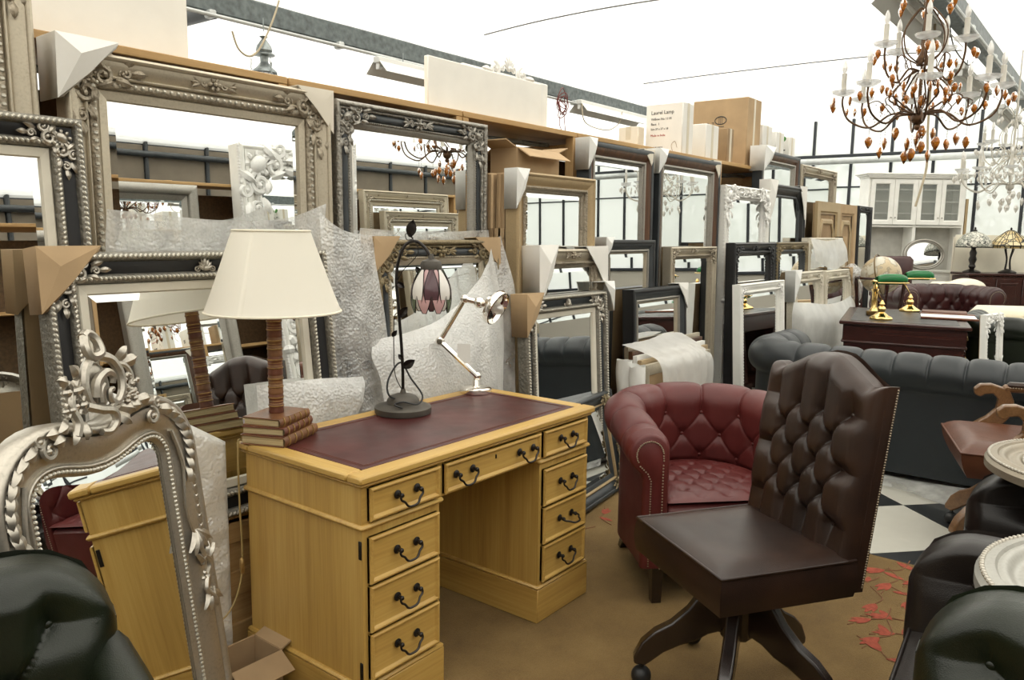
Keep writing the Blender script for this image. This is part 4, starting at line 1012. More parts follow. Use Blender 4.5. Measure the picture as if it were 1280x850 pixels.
def tuft_back(t, m, w, top, z0, yb, lean, thick, du, dv, cols, vr, A=.036, nails=None, nu=190, nv=230, ew=.14):
    """upright padded back; front is -y. top(u in -1..1) gives the height of the top edge; cols = half the outer column position"""
    ul = cols * du; v0, v1 = vr
    def height(x, z):
        uc = clampf(x, -ul, ul); vc = clampf(z, v0, v1); h = tuft(uc + du / 2, vc - v1, du, dv)
        d = hypot(x - uc, z - vc); f = .35 + .65 * exp(-d / .05); return 1 - (1 - h) * f
    def f(u, v, deep=True):
        un = sin(pi * (u - .5)); x = un * w / 2; zt = top(un); z = z0 + (zt - z0) * v
        e = (max(1e-4, 1 - abs(un)) ** -3 + max(1e-4, (1 - v) * 2.2) ** -3 + max(.05, .25 + v) ** -3) ** (-1 / 3); ed = min(1, max(0, e - .003) / ew); ed = sqrt(1 - (1 - ed) ** 2)
        ef = min(1, max(0, min((1 - abs(un)) * w / 2, (1 - v) * (zt - z0))) / .055); ef = ef * ef * (3 - 2 * ef)
        pad = ed * (thick * .45 + A * (height(x, z) * ef + .55 * (1 - ef)))
        lo = -(z - z0) * sin(lean)
        return (x * (1 - .012 * (1 - ed)), yb - pad - lo, z - .004 * (1 - ed))
    o = MB().grid(f, nu, nv).build('tufted_back', M[m], t, sharp=180)
    sd = MB(); n = 40
    edge = [(0, i / n) for i in range(n)] + [(i / n, 1) for i in range(n)] + [(1, 1 - i / n) for i in range(n + 1)]
    P = [f(u, v) for u, v in edge]; vs = []
    for p in P:
        lo = (p[2] - z0) * sin(lean); vs += [p, (p[0], p[1] + thick * .62, p[2] - .002)]
    sd.add(vs, [(2 * i, 2 * i + 1, 2 * i + 3, 2 * i + 2) for i in range(len(P) - 1)]); sd.build('back_border', M[m], t, sharp=60)
    bk = MB(); bk.grid(lambda u, v: (lambda q: (q[0], q[1] + thick * .62, q[2] - .002))(f(0 if u < .5 else 1, v)) if u in (0, 1) else ((2 * u - 1) * w / 2, yb + thick * .62 + (v * (top(2 * u - 1) - z0)) * sin(lean) + .015 * sin(pi * u), z0 + (top(2 * u - 1) - z0) * v), 13, 10, flip=True)
    bk.build('outside_back', M[m], t, sharp=180)
    pts = []
    r = int(round((v1 - v0) / (dv / 2)))
    for k in range(r + 1):
        z = v1 - k * dv / 2; off = 0 if k % 2 else .5
        j = -6
        while j <= 6:
            x = (j + off) * du
            if abs(x) <= ul + 1e-4:
                un = 2 * x / w; q = f(math.asin(clampf(un, -1, 1)) / pi + .5, (z - z0) / (top(un) - z0)); pts.append(((q[0], q[1] - .003, q[2]), (0, -1, .12)))
            j += 1
    buttons(o, pts, m)
    if nails:
        nb = MB()
        for s in (0, 1):
            for i in range(76):
                p = f(s, .02 + .96 * i / 75); nb.ball((p[0] + (-.0005 if s == 0 else .0005), p[1] + thick * .54, p[2]), (.003, .0036, .0036), 7, 5)
        nb.build('nail_heads', M['stud'], t, kind='stuff')
    return f
def seat_slab(t, m, w, d, z0, z1, y0, name='seat', crown=.022, taper=0.0):
    """boxy upholstered seat, welted; y0 is the front edge"""
    mb = MB(); c = .018
    def topf(u, v):
        x = (2 * u - 1) * w / 2; y = y0 + v * d; e = min(u, 1 - u, v, 1 - v) / .16; e = min(1, e); return (x, y, z1 + crown * (1 - (1 - e) ** 2))
    mb.grid(topf, 25, 25); o = mb.build(name, M[m], t, sharp=180)
    R = [(-w / 2, y0), (w / 2, y0), (w / 2, y0 + d), (-w / 2, y0 + d)]
    def ringpts(k, n=10):
        out = []
        for i in range(4):
            a = R[i]; b = R[(i + 1) % 4]
            for j in range(n): q = j / n; out.append((a[0] + (b[0] - a[0]) * q, a[1] + (b[1] - a[1]) * q))
        return out
    rp = ringpts(0); N = len(rp)
    bd = MB(); H = 7; cy = y0 + d / 2
    vs = []
    for x, y in rp:
        for j in range(H + 1):
            q = j / H; bul = 1 + .03 * sin(pi * q) - taper * q; vs.append((x * bul, cy + (y - cy) * bul, z1 + (z0 - z1) * q))
    bd.add(vs, [(i * (H + 1) + j, i * (H + 1) + j + 1, ((i + 1) % N) * (H + 1) + j + 1, ((i + 1) % N) * (H + 1) + j) for i in range(N) for j in range(H)])
    bd.add([(x * (1 - taper), cy + (y - cy) * (1 - taper), z0) for x, y in R], [(3, 2, 1, 0)])
    bd.build('seat_border', M[m], o, sharp=50)
    pp = MB(); r = .0055
    pp.tube([(x, y, z1 + .001) for x, y in rp], r, 6, True); pp.build('seat_welt', M[m], o, sharp=180)
    return o

def camel(h0, hump):
    def f(u):
        a = clampf((.80 - abs(u)) / .72, 0, 1); return h0 + hump * (a * a * (3 - 2 * a)) - .012 * exp(-((abs(u) - .80) / .10) ** 2)
    return f
sw = T('swivel_chair', 'dark brown leather swivel chair with button-tufted high back, beside the oak desk', 'chair', (2.317, .885, .0035), -2.155)
seat_slab(sw, 'l_brown', .50, .455, .405, .515, -.235)
tuft_back(sw, 'l_brown', .505, camel(1.035, .062), .42, .215, .13, .062, .108, .165, 1.5, (.60, .60 + .165 * 2), .040, True)
star_base(sw, 'darkwood', .315, 5, radians(123.4) + 2.155 - radians(0))
def arch_top(h, rad, w):
    def f(u):
        x = abs(u) * w / 2; e = x - (w / 2 - rad)
        return h - (0 if e <= 0 else rad - sqrt(max(0, rad * rad - min(e, rad * .985) ** 2)))
    return f
def office_chair(label, loc, rz, m, ztop, w=.56, du=.19, dv=.20, base='darkwood', cols=1.0, A=.045, zb=.46, lean=.12, arms=True):
    t = T('tufted_chair', label, 'chair', loc, rz)
    seat_slab(t, m, .52, .50, .40, .50, -.26)
    tuft_back(t, m, w, arch_top(ztop, .15, w), zb, .20, lean, .085, du, dv, cols, (ztop - .10 - dv * 1.5, ztop - .10), A, None, 130, 120, .24)
    star_base(t, base)
    for s in ((-1, 1) if arms else ()):
        P = smooth_path([(s * .27, .22, .70), (s * .30, .05, .67), (s * .31, -.15, .66), (s * .305, -.24, .63), (s * .29, -.25, .57), (s * .28, -.20, .47)], 6)
        MB().tube(P, [.045] * 10 + [.05] * 10 + [.04] * 11, 10).build('arm', M[m], t)
    return t
office_chair('black green leather chair with deep buttons at the bottom left, before the crested mirror', (.268, 1.275, .0035), -.34, 'l_green', .885, .60, .125, .19, cols=1.5)
office_chair('black green leather chair at the bottom right corner, under the nearest round mirror', (1.235, -.06, .0035), -1.50, 'l_green', .875, .56, .33, .22, cols=.5, arms=False)
office_chair('near black leather chair carrying the farther round mirror at the right edge', (2.75, .08, .0035), -1.50, 'l_dark', .705, .54, .20, .22, cols=.5, arms=False)
office_chair('near black leather chair with smooth rounded back at lower right, beyond the black green one', (1.90, .075, .0035), -1.50, 'l_dark', .745, .56, .26, .24, cols=.5, arms=False, A=.025, zb=.47)

# shells with a rolled top: tub chairs and chesterfields share one section
def tub_shell(t, m, path, L, ns, zi, ztop, wall, rr, du, dv, rows, A, zbase, nt=(30, 26, 10), off=.5, name='tufted_shell', btn=True, rollA=.5):
    Li = lambda s: ztop(s) - rr - zi
    def section(s, t_):
        zt = ztop(s); zc = zt - rr
        if t_ < .45:
            q = t_ / .45; z = zi + (zc - zi) * q; return 0.0, z, (-1, 0), z - zc, 1
        if t_ < .82:
            q = (t_ - .45) / .37; a = pi - q * (pi + .95); return rr + rr * cos(a), zc + rr * sin(a), (cos(a), sin(a)), rr * (pi - a), 1 - max(0, (q - .6) / .4)
        q = (t_ - .82) / .18; n0 = rr + rr * cos(-.95); z0_ = zc + rr * sin(-.95)
        if q < .25: k = q / .25; return n0 + (wall - n0) * k, z0_ - .03 * k, (1, 0), 9, 0
        k = (q - .25) / .75; return wall, z0_ - .03 + (zbase - z0_ + .03) * k, (1, 0), 9, 0
    ntt = sum(nt)
    def f(u, v, extra=0.0):
        s = u * L; (px, py), (nx, ny) = path(s); n, z, (dn, dz), vv, fade = section(s, v)
        vc = clampf(vv + .03, -rows * dv / 2, 0); h = tuft(s - L / 2 + (du * off), vc, du, dv)
        if vv > -.03:
            co = (s - L / 2) / du + off; fa = abs(co - round(co)); k = min(1, (vv + .03) / .06); h = h * (1 - k) + k * (1 - .50 * exp(-fa / .032) - .30 * exp(-(fa / .16) ** 2))
        g = 1 - (1 - h) * fade * (1 if vv < 0 else (rollA + .35 + (.65 - rollA) * exp(-vv / .04)))
        low = clampf((v) / .06, 0, 1); endf = clampf(min(u, 1 - u) * L / .03, 0, 1)
        d = A * g * (fade if vv > 0.0 else 1) * low * (.35 + .65 * endf) - (A * .5 if fade < 1 and vv > 5 else 0) * 0 + extra
        return (px + nx * (n + dn * d), py + ny * (n + dn * d), z + dz * d)
    o = MB().grid(f, ns, ntt).build(name, M[m], t, sharp=180)
    if btn:
        pts = []; 
        for k in range(rows + 1):
            vv = -.03 - k * dv / 2; o5 = off if k % 2 == 0 else off - .5
            j = -40
            while j <= 40:
                s = L / 2 + (j - o5) * du; j += 1
                if s < .05 or s > L - .05: continue
                zt = ztop(s); zc = zt - rr; tq = .45 * (zc + vv - zi) / (zc - zi)
                if tq < .04: continue
                q = f(s / L, tq); (_, _), (nx, ny) = path(s); pts.append(((q[0] - nx * .004, q[1] - ny * .004, q[2]), (-nx, -ny, 0)))
        buttons(o, pts, m, .0085)
    # facing panels on the two arm fronts
    for u in (0.0, 1.0):
        s = u * L; (px, py), (nx, ny) = path(s); zt = ztop(s); tx, ty = (ny, -nx); 
        sg = 1 if u == 0 else -1
        pl = []
        for k in range(40):
            n, z, _, _, _ = section(s, k / 39 * .999); pl.append((n, z))
        pl = [(0.0, zbase)] + pl
        cN = sum(p[0] for p in pl) / len(pl)
        out = (path(0.001 if u == 0 else L - .001)[0]); inn_ = path(.05 if u == 0 else L - .05)[0]; fx, fy = out[0] - inn_[0], out[1] - inn_[1]; fl_ = hypot(fx, fy); fx /= fl_; fy /= fl_
        e = A * .75
        def pt(n, z, dpt, grow):
            c = (rr, zt - rr); vx, vz = (n - c[0], z - c[1]); l = hypot(vx, vz) or 1
            if z < zt - rr * 1.6: n2 = n + (grow if n > wall * .5 else -grow); z2 = z
            else: n2 = n + vx / l * grow; z2 = z + vz / l * grow
            return (px + nx * n2 + fx * dpt, py + ny * n2 + fy * dpt, z2)
        mb = MB(); N = len(pl)
        rings = [[pt(n, z, -.012, e * .5) for n, z in pl], [pt(n, z, .010, e * .45) for n, z in pl], [pt(n, z, .018, e * .2 - .004) for n, z in pl]]
        vs = sum(rings, []); fs = []
        for r_ in range(2):
            for k in range(N): fs.append((r_ * N + k, r_ * N + (k + 1) % N, (r_ + 1) * N + (k + 1) % N, (r_ + 1) * N + k))
        fs.append(tuple(2 * N + k for k in range(N)))
        if u == 1.0: fs = [q[::-1] for q in fs]
        mb.add(vs, fs); fo = mb.build('arm_facing', M[m], t, sharp=60)
        nb = MB(); q = MB(); tot = []
        for k in range(len(pl)):
            a = pl[k]; b = pl[(k + 1) % len(pl)]
            if k == len(pl) - 1: continue
            l = hypot(b[0] - a[0], b[1] - a[1]); n_ = max(1, int(round(l / .0108)))
            for j in range(n_): tot.append((a[0] + (b[0] - a[0]) * j / n_, a[1] + (b[1] - a[1]) * j / n_))
        for n, z in tot: nb.ball(pt(n, z, .0195, -.018), .0036, 7, 4)
        nb.build('nail_heads', M['stud'], fo, kind='stuff')
    return f
def u_path(half, straight, back_r, ydir=1):
    """U plan: left arm front -> round the back -> right arm front. half = inner half width"""
    segs = [('l', straight), ('a', pi / 2 * back_r), ('b', 2 * (half - back_r)), ('a2', pi / 2 * back_r), ('r', straight)]
    L = sum(s[1] for s in segs)
    def p(s):
        s = clampf(s, 0, L)
        if s <= straight: return ((-half, s), (-1, 0))
        s -= straight
        if s <= segs[1][1]:
            a = pi - s / back_r; return ((-half + back_r + back_r * cos(a), straight + back_r * sin(a)), (cos(a), sin(a)))
        s -= segs[1][1]
        if s <= segs[2][1]: return ((-half + back_r + s, straight + back_r), (0, 1))
        s -= segs[2][1]
        if s <= segs[3][1]:
            a = pi / 2 - s / back_r; return ((half - back_r + back_r * cos(a), straight + back_r * sin(a)), (cos(a), sin(a)))
        s -= segs[3][1]; return ((half, straight + back_r - back_r - s), (1, 0))
    return p, L
def shift(p, dy): return lambda s: ((p(s)[0][0], p(s)[0][1] + dy), p(s)[1])
def tub_chair(label, loc, rz, m, zt=.745, zf=.685, legs='darkwood', fine=1.0):
    t = T('tub_chair', label, 'armchair', loc, rz)
    p, L = u_path(.27, .30, .26); p = shift(p, -.30)
    def ztop(s): 
        q = abs(s / L - .5) * 2; return zt - (zt - zf) * clampf((q - .35) / .6, 0, 1) ** 1.4
    tub_shell(t, m, p, L, int(420 * fine), .40, ztop, .084, .072, .176, .20, 2, .024, .15, (44, 36, 10), rollA=.55)
    # seat, front rail, base
    st = MB()
    def sf(u, v):
        a = 2 * pi * u; r = v; x = .262 * r * cos(a); y = .262 * r * sin(a)
        if y < 0: k = max(abs(cos(a)), abs(sin(a))); x = .262 * r * cos(a) / k; y = .30 * r * sin(a) / k
        h = tuft(x, y, .11, .13) if r < .9 else 1
        return (x, y - .02, .405 + .028 * (1 - r ** 6) * (.25 + .75 * h) + .012)
    st.grid(sf, 120, 40, cu=True); so = st.build('tufted_seat', M[m], t, sharp=180)
    MB().box((0, -.285, .275), (.53, .06, .25), .018).build('front_rail', M[m], t)
    MB().box((0, -.02, .20), (.50, .56, .10), .01).build('base', M['plastic_black'], t)
    for x, y, dx, dy in ((-.29, -.285, 0, 0), (.29, -.285, 0, 0), (-.23, .23, -.03, .04), (.23, .23, .03, .04)):
        vs = []
        for z, s in ((.165, .024), (0.0, .019)):
            k = 1 - z / .165
            vs += [(x + dx * k + a * s, y + dy * k + b * s, z) for a, b in ((-1, -1), (1, -1), (1, 1), (-1, 1))]
        MB().add(vs, [(3, 2, 1, 0)[::-1], (4, 5, 6, 7)[::-1]] + [(i, i + 4, (i + 1) % 4 + 4, (i + 1) % 4) for i in range(4)]).build('leg', M[legs], t, sharp=30)
    return t
tub_chair('burgundy leather tub chair with buttoned inside and nailed arm fronts, behind the brown swivel chair', (3.12, 1.385, .0035), -.76, 'l_burgundy')
def chesterfield(label, loc, rz, m, L_in, depth=.62, H=.735, du=.185, rr=.105, wall=.16, seats=3, A=.028, ns=260, btn=True, rollA=.75, arms=True, name='chesterfield_sofa', cat='sofa'):
    t = T(name, label, cat, loc, rz)
    p, L = u_path(L_in / 2, depth - .10, .10); p = shift(p, -depth / 2)
    tub_shell(t, m, p, L, ns, .36, lambda s: H, wall, rr, du, .20, 3, A, .06, (26, 26, 8), btn=btn, rollA=rollA)
    MB().box((0, -.02, .20), (L_in + .02, depth + .02, .25), .02).build('base', M[m], t)
    w = L_in / seats
    for k in range(seats):
        mb = MB()
        def se(u, v):
            a = 2 * pi * u; b = pi * (v - .5); e = .28
            g = lambda x: (abs(x) ** e) * (1 if x >= 0 else -1)
            return (-L_in / 2 + w * (k + .5) + (w / 2 - .004) * g(cos(a)) * g(cos(b)), -.02 + depth * .49 * g(sin(a)) * g(cos(b)), .395 + .075 * g(sin(b)))
        mb.grid(se, 40, 17, cu=True); mb.build('seat_cushion', M[m], t, sharp=180)
    for x in (-1, 1):
        for y in (-1, 1): MB().lathe([(.02, 0), (.034, .012), (.036, .035), (.026, .055), (.03, .075), (0, .075)], 12, tr(x * (L_in / 2 - .06), y * (depth / 2 - .05), 0)).build('bun_foot', M['darkwood'], t)
    return t
chesterfield('long slate blue leather chesterfield sofa seen from behind, on the chequered floor', (5.52, .77, .001), pi / 2, 'l_navy', 2.06, .66, .755, .19, .105, .165, 3, .030, 640)
chesterfield('oxblood leather chesterfield with buttoned back, before the white dresser', (11.55, 1.95, .001), radians(-48), 'l_ox', .92, .62, .80, .19, .115, .16, 2, .034, 150)
chesterfield('black green leather sofa at the right edge beyond the slate blue one', (8.55, .38, .001), pi / 2, 'l_green', 1.3, .62, .75, .2, .10, .16, 2, .02, 150)

def captain_chair():
    t = T('captains_chair', 'chestnut leather chair with scrolled wooden arms, in front of the slate blue sofa', 'chair', (4.33, .325, .0015), pi + .30)
    seat_slab(t, 'l_tan', .60, .56, .38, .50, -.30, crown=.045, taper=.14)
    star_base(t, 'arm_wood', .33, 5, .22, .37)
    for s in (-1, 1):
        x = s * .27
        sh = [(-.07, .50), (-.02, .49), (.03, .56), (.045, .64), (.02, .70), (-.06, .725), (-.11, .72), (-.135, .695), (-.13, .665), (-.105, .655), (-.085, .67), (-.05, .675), (-.025, .65), (-.03, .60), (-.07, .555), (-.12, .52), (-.13, .50)]
        sh = [(a - .04, b + .012) for a, b in sh]
        mb = MB(); mb.prism(sh, -.022, .022, tr(x, 0, 0) @ rot('Z', pi / 2)); o = mb.build('arm_support', M['arm_wood'], t, sharp=50)
        bv = o.modifiers.new('edge', 'BEVEL'); bv.width = .006; bv.segments = 2; bv.limit_method = 'ANGLE'
        MB().box((x, .16, .717), (.048, .42, .036), .012).build('arm_rail', M['arm_wood'], t)
        pd = MB().box((x, .14, .734), (.056, .34, .03), .012).build('arm_pad', M['l_brown'], t)
        nb = MB()
        for k in range(28):
            for q in (-1, 1): nb.ball((x + q * .029, -.02 + k * .0118, .724), .004, 6, 4)
        nb.build('nail_heads', M['stud'], pd, kind='stuff')
    tuft_back(t, 'l_tan', .54, arch_top(.98, .10, .54), .50, .30, .16, .06, .13, .17, 1.0, (.62, .88), .03, None, 50, 50)
captain_chair()

def round_mirror(label, c, r, tilt=0.0, fin='silver'):
    t = T('round_mirror', label, 'mirror', c, 0, None, rx=tilt)
    W_ = r * .36
    prof = [(r - W_, .004), (r - W_, .016), (r - W_ + .012, .024), (r - W_ + .02, .018)] + [(r - W_ + .02 + (W_ - .06) * q, .018 + .016 * q + .006 * sin(q * pi * 3)) for q in [k / 12 for k in range(13)]] + [(r - .035, .040), (r - .012, .036), (r, .022), (r, .0), (r - W_, 0)]
    MB().lathe(prof, 72).build('frame', M[fin], t)
    b = MB()
    for k in range(150): a = k * 2 * pi / 150; b.ball((cos(a) * (r - .012), sin(a) * (r - .012), .037), (.006, .006, .005), 6, 4)
    for k in range(110): a = k * 2 * pi / 110; b.ball((cos(a) * (r - W_ + .016), sin(a) * (r - W_ + .016), .022), .0055, 6, 4)
    b.build('beading', M['bright_silver'], t, kind='stuff')
    MB().lathe([(0, .0085), (r - W_ - .02, .0085), (r - W_ + .004, .006)], 64).build('glass', M['mirror'], t, sharp=1)
    return t
M['pale_silver'] = gilt('pale ivory silver', (.36, .35, .315), (.22, .205, .17), .42, .45)
M['pale_gold'] = gilt('pale rubbed gold silver', (.28, .24, .18), (.15, .12, .08), .42, .45)
round_mirror('round ivory silver framed mirror lying flat at the right edge, nearest the camera', (1.86, -.16, .765), .36, 0, 'pale_silver')
round_mirror('round pale gold framed mirror lying flat on the near black chair, farther one', (2.98, -.02, .735), .345, 0, 'pale_gold')
# ------------------------------------------------------------------ boxes, boards and wrapping
def text(parent, s, size, m, Mx, ex=.0006):
    cu = bpy.data.curves.new('lettering', 'FONT'); cu.body = s; cu.size = size; cu.extrude = ex; cu.resolution_u = 2
    o = bpy.data.objects.new('lettering', cu); me = bpy.data.meshes.new_from_object(o); bpy.data.objects.remove(o); o = bpy.data.objects.new('lettering', me); COL.objects.link(o); me.materials.clear(); me.materials.append(M[m]); o.parent = parent; o.matrix_local = Mx; return o
FACE_L = rot('Z', -pi / 2) @ rot('X', pi / 2)      # writing on the -x face, reading towards -y
FACE_F = rot('X', pi / 2)
def carton(label, x0, x1, y0, y1, z0, h, m, tape='x', rz=0.0, flap=False, name='carton', cat='box', grp=None):
    w, d = x1 - x0, y1 - y0
    t = T(name, label, cat, ((x0 + x1) / 2, (y0 + y1) / 2, z0), rz, grp)
    if not flap:
        mb = MB(); mb.box((0, 0, h / 2), (w, d, h), .006); mb.build('body', M[m], t)
        f = MB()
        if tape == 'x': f.box((0, 0, h + .0006), (w * .98, .045, .0014)); f.box((-w / 2 - .0006, 0, h - .05), (.0014, .045, .1)); f.box((w / 2 + .0006, 0, h - .05), (.0014, .045, .1))
        else: f.box((0, 0, h + .0006), (.045, d * .98, .0014)); f.box((0, -d / 2 - .0006, h * .5), (.04, .0014, h))
        f.build('tape', M['tape'], t)
    else:
        mb = MB(); k = .005
        for c, s in (((0, -d / 2, h / 2), (w, k, h)), ((0, d / 2, h / 2), (w, k, h)), ((-w / 2, 0, h / 2), (k, d, h)), ((w / 2, 0, h / 2), (k, d, h)), ((0, 0, .003), (w, d, .005))): mb.box(c, s)
        mb.build('body', M[m], t)
        for a, c in ((0, (0, -d / 2, h)), (pi, (0, d / 2, h)), (pi / 2, (w / 2, 0, h)), (-pi / 2, (-w / 2, 0, h))):
            L = w if a in (0, pi) else d
            MB().box((0, -.5 * min(w, d) * .55, 0), (L * .98, min(w, d) * .55, k), 0, tr(*c) @ rot('Z', a) @ rot('X', .55 if a in (0, pi) else -.35)).build('flap', M[m], t)
    return t
M['tape'] = plain('parcel tape', (.62, .55, .42), .3, 0, .05)
c = carton('tall white carton with printed label lines on top of the shelving', 5.74, 5.93, 2.84, 3.16, 2.078, .395, 'card_white', 'y')
for k, (s, z, m, sz) in enumerate((('Laurel Lamp', .315, 'ink', .040), ('Willow No 1118', .270, 'ink', .026), ('Base  1', .232, 'ink', .026), ('Size 37 x 27 x 18', .195, 'ink', .022), ('Made in India', .145, 'ink_red', .024))):
    text(c, s, sz, m, tr(-.0965, .115, z) @ FACE_L)
rg = random.Random(8); b = MB()
for k in range(9): b.box((-.0962, .10 - k * .011, .045), (.001, .003 + .005 * rg.random(), .04))
b.build('barcode', M['ink'], c); MB().tube(smooth_path([(-.097, -.09, .01), (-.097, -.07, .07), (-.097, -.10, .10), (-.097, -.12, .05)], 5), .0015, 4).build('loose_strap', M['card_dark'], c)
c = carton('small white carton right of the tall white one on the shelving', 6.17, 6.42, 2.84, 3.10, 2.078, .28, 'card_white', 'y')
b = MB()
for k in range(3): 
    for j in range(3): b.box((-.1262, .045 - k * .017, .09 + j * .018), (.001, .012, .013))
b.build('stamped_label', M['ink'], c)
carton('small brown carton in front of the largest carton', 6.60, 6.74, 2.84, 3.02, 2.078, .29, 'card_dark', 'y')
c = carton('largest brown carton standing at the end of the shelving', 7.0, 7.32, 2.83, 3.36, 2.078, .605, 'card', 'y')
text(c, 'M  P  T', .045, 'ink', tr(-.1615, .185, .37) @ FACE_L)
b = MB(); b.tube([(-.1615, -.01 + .055 * cos(a), .415 + .035 * sin(a)) for a in [2 * pi * k / 20 for k in range(20)]], .004, 4, True)
for q in (-.015, 0, .015): b.box((-.1612, -.01 + q, .415), (.001, .004, .06))
b.box((-.1612, -.01, .36), (.001, .07, .006)); b.box((-.1612, -.01, .335), (.001, .05, .014)); b.build('printed_mark', M['ink'], c)
carton('small cream carton half hidden left of the tall white one', 5.62, 5.72, 3.16, 3.34, 2.078, .22, 'card_pale', 'x')
sc_ = T('storage_cupboard', 'tall black cupboard behind the highest mirrors, past the shelving', 'cupboard', (8.0, 3.12, .0))
MB().box((0, 0, 1.13), (1.05, .5, 2.25), .008).build('carcass', M['black'], sc_)
for s in (-1, 1): 
    d_ = MB().box((s * .26, -.26, 1.13), (.5, .02, 2.15), .006).build('door', M['grey_black'], sc_); MB().ball((s * .04, -.285, 1.1), .015, 8, 6).build('knob', M['old_brass'], d_)
M['print_green'] = plain('green print', (.05, .2, .03), .8)
for k, (xa, yb_, s) in enumerate(((7.56, 2.90, .30), (7.98, 2.92, .27), (8.30, 2.90, .22))):
    c = carton(('left', 'middle', 'right')[k] + ' one of three white cartons with green tree print, past the largest carton', xa, xa + s * .85, yb_, yb_ + s, 2.257, .25 - .02 * k, 'card_white', 'y', grp='white cartons with green print')
    w = s * .85
    for q in (-.2, .25):
        g = MB(); g.ball((-w / 2 - .001, q * s, .19), (.001, .035, .03), 8, 5); g.ball((-w / 2 - .001, q * s + .02, .17), (.001, .03, .02), 8, 5); g.build('tree_print', M['print_green'], c)
        MB().box((-w / 2 - .001, q * s, .13), (.001, .008, .05)).build('trunk_print', M['card_dark'], c); MB().box((-w / 2 - .001, q * s, .075), (.001, .06, .012)).build('line_print', M['ink'], c)
carton('open cardboard carton with raised flaps on the wrapped stack inside the shelving', 3.30, 3.68, 2.565, 2.74, 1.768, .13, 'card', flap=True)
carton('open cardboard carton on the floor between the crested mirror and the desk', 1.205, 1.385, 1.985, 2.13, .0035, .15, 'card_dark', flap=True)
for k, yb_ in enumerate((2.575, 2.645, 2.712)):
    t = T('cardboard_parcel', ('front', 'middle', 'rear')[k] + ' one of three tall cardboard wrapped frames left of the pale gold mirror', 'parcel', (3.545 - .012 * k, yb_, .004), 0, 'cardboard wrapped frames')
    MB().box((0, 0, .878), (.74, .058, 1.755), .008).build('cardboard', M['card' if k % 2 else 'card_dark'], t)
    tp = MB()
    for z in (.35, .9, 1.45): tp.box((0, 0, z), (.744, .062, .05))
    tp.box((-.371, 0, .878), (.002, .012, 1.74)); tp.build('tape', M['card_dark' if k % 2 else 'card'], t)
# white boards standing on the shelving
t = T('white_board', 'large plain white board standing on the shelving at the top left', 'board', (1.30, 2.93, 2.077)); MB().box((0, 0, .46), (.79, .035, .92), .004).build('panel', M['board'], t) if 'board' in M else None
M['board'] = plain('plain white board', (.88, .855, .79), .7, 0, .03)
if not t.children: MB().box((0, 0, .46), (.79, .035, .92), .004).build('panel', M['board'], t)
t = T('white_board', 'long plain white board lying on edge on the shelving, before the carved white crest', 'board', (3.41, 2.86, 2.077)); MB().box((0, 0, .125), (.96, .03, .25), .004).build('panel', M['board'], t)
t = T('white_overmantel', 'white carved crest of a frame showing above the long white board', 'mirror', (3.75, 3.0, 2.077))
MB().box((0, 0, .15), (.8, .03, .30), .006).build('rail', M['white_paint'], t)
mb = MB(); crest_small(mb, 0, .32, .085, .012); mb.build('crest', M['white_carved'], t)
for s in (-1, 1):
    mb = MB(); scroll(mb, s * .13, .31, .045, pi / 2, 1.2, .012, .016, 16, s); leaf(mb, s * .16, .30, 0 if s > 0 else pi, .09, .035, .012); mb.build('scroll', M['white_carved'], t)

def sheet(name, label, ctrl, m, amp=.012, freq=7.0, seed=0, nu=60, nv=50, k=1.0):
    """thin plastic hung over things: control rows of 3D points, crumpled"""
    ctrl = [[(x * k, y * k, EYE + (z - EYE) * k) for x, y, z in r] for r in ctrl]; amp *= .45
    nr, nc = len(ctrl), len(ctrl[0])
    def cr(a, b, c, d, t): return .5 * ((2 * b) + (c - a) * t + (2 * a - 5 * b + 4 * c - d) * t * t + (3 * b - a - 3 * c + d) * t ** 3)
    V = [[Vector(p) for p in r] for r in ctrl]
    def lin(row, u):
        x = u * (len(row) - 1); i = min(int(x), len(row) - 2); t = x - i
        return cr(row[max(i - 1, 0)], row[i], row[i + 1], row[min(i + 2, len(row) - 1)], t)
    def f(u, v):
        p = lin([lin(r, u) for r in V], v)
        n1 = vnoise(p.x * freq * 1.2 + seed, p.y * freq, p.z * freq * .45); n2 = vnoise(p.x * freq * 2.2 + p.z * 3, p.y * freq * 2 + seed, p.z * freq * 1.1)
        r1 = (1 - abs(n1) * 2.2); r2 = (1 - abs(n2) * 2)
        p = p + Vector((.3 * n2, -1, .35 * n1)) * amp * (r1 + .3 * r2)
        return tuple(p)
    o = MB().grid(f, nu, nv).build(name, M[m], sharp=180); return tag(o, label, 'wrapping')
sheet('bubble_wrap', 'strip of bubble wrap folded over the top of the mirror behind the lampshade', [[(1.14, 2.455, 1.515), (1.5, 2.465, 1.49), (1.78, 2.465, 1.50), (1.97, 2.46, 1.56)], [(1.14, 2.475, 1.42), (1.5, 2.48, 1.40), (1.8, 2.48, 1.41), (1.97, 2.475, 1.44)], [(1.14, 2.485, 1.33), (1.5, 2.49, 1.31), (1.8, 2.49, 1.32), (1.97, 2.485, 1.34)]], 'bubble', .008, 9, 1, 90, 26)
sheet('bubble_wrap', 'hanging bubble wrap between the book lamp shade and the kraft cornered mirror', [[(1.925, 2.44, 1.53), (2.02, 2.42, 1.46), (2.20, 2.46, 1.44)], [(1.915, 2.415, 1.25), (2.03, 2.395, 1.25), (2.21, 2.43, 1.25)], [(1.92, 2.39, 1.0), (2.05, 2.365, 1.0), (2.23, 2.40, 1.0)], [(1.91, 2.36, .72), (2.05, 2.34, .72), (2.24, 2.38, .72)]], 'bubble', .014, 8, 4, 46, 90)
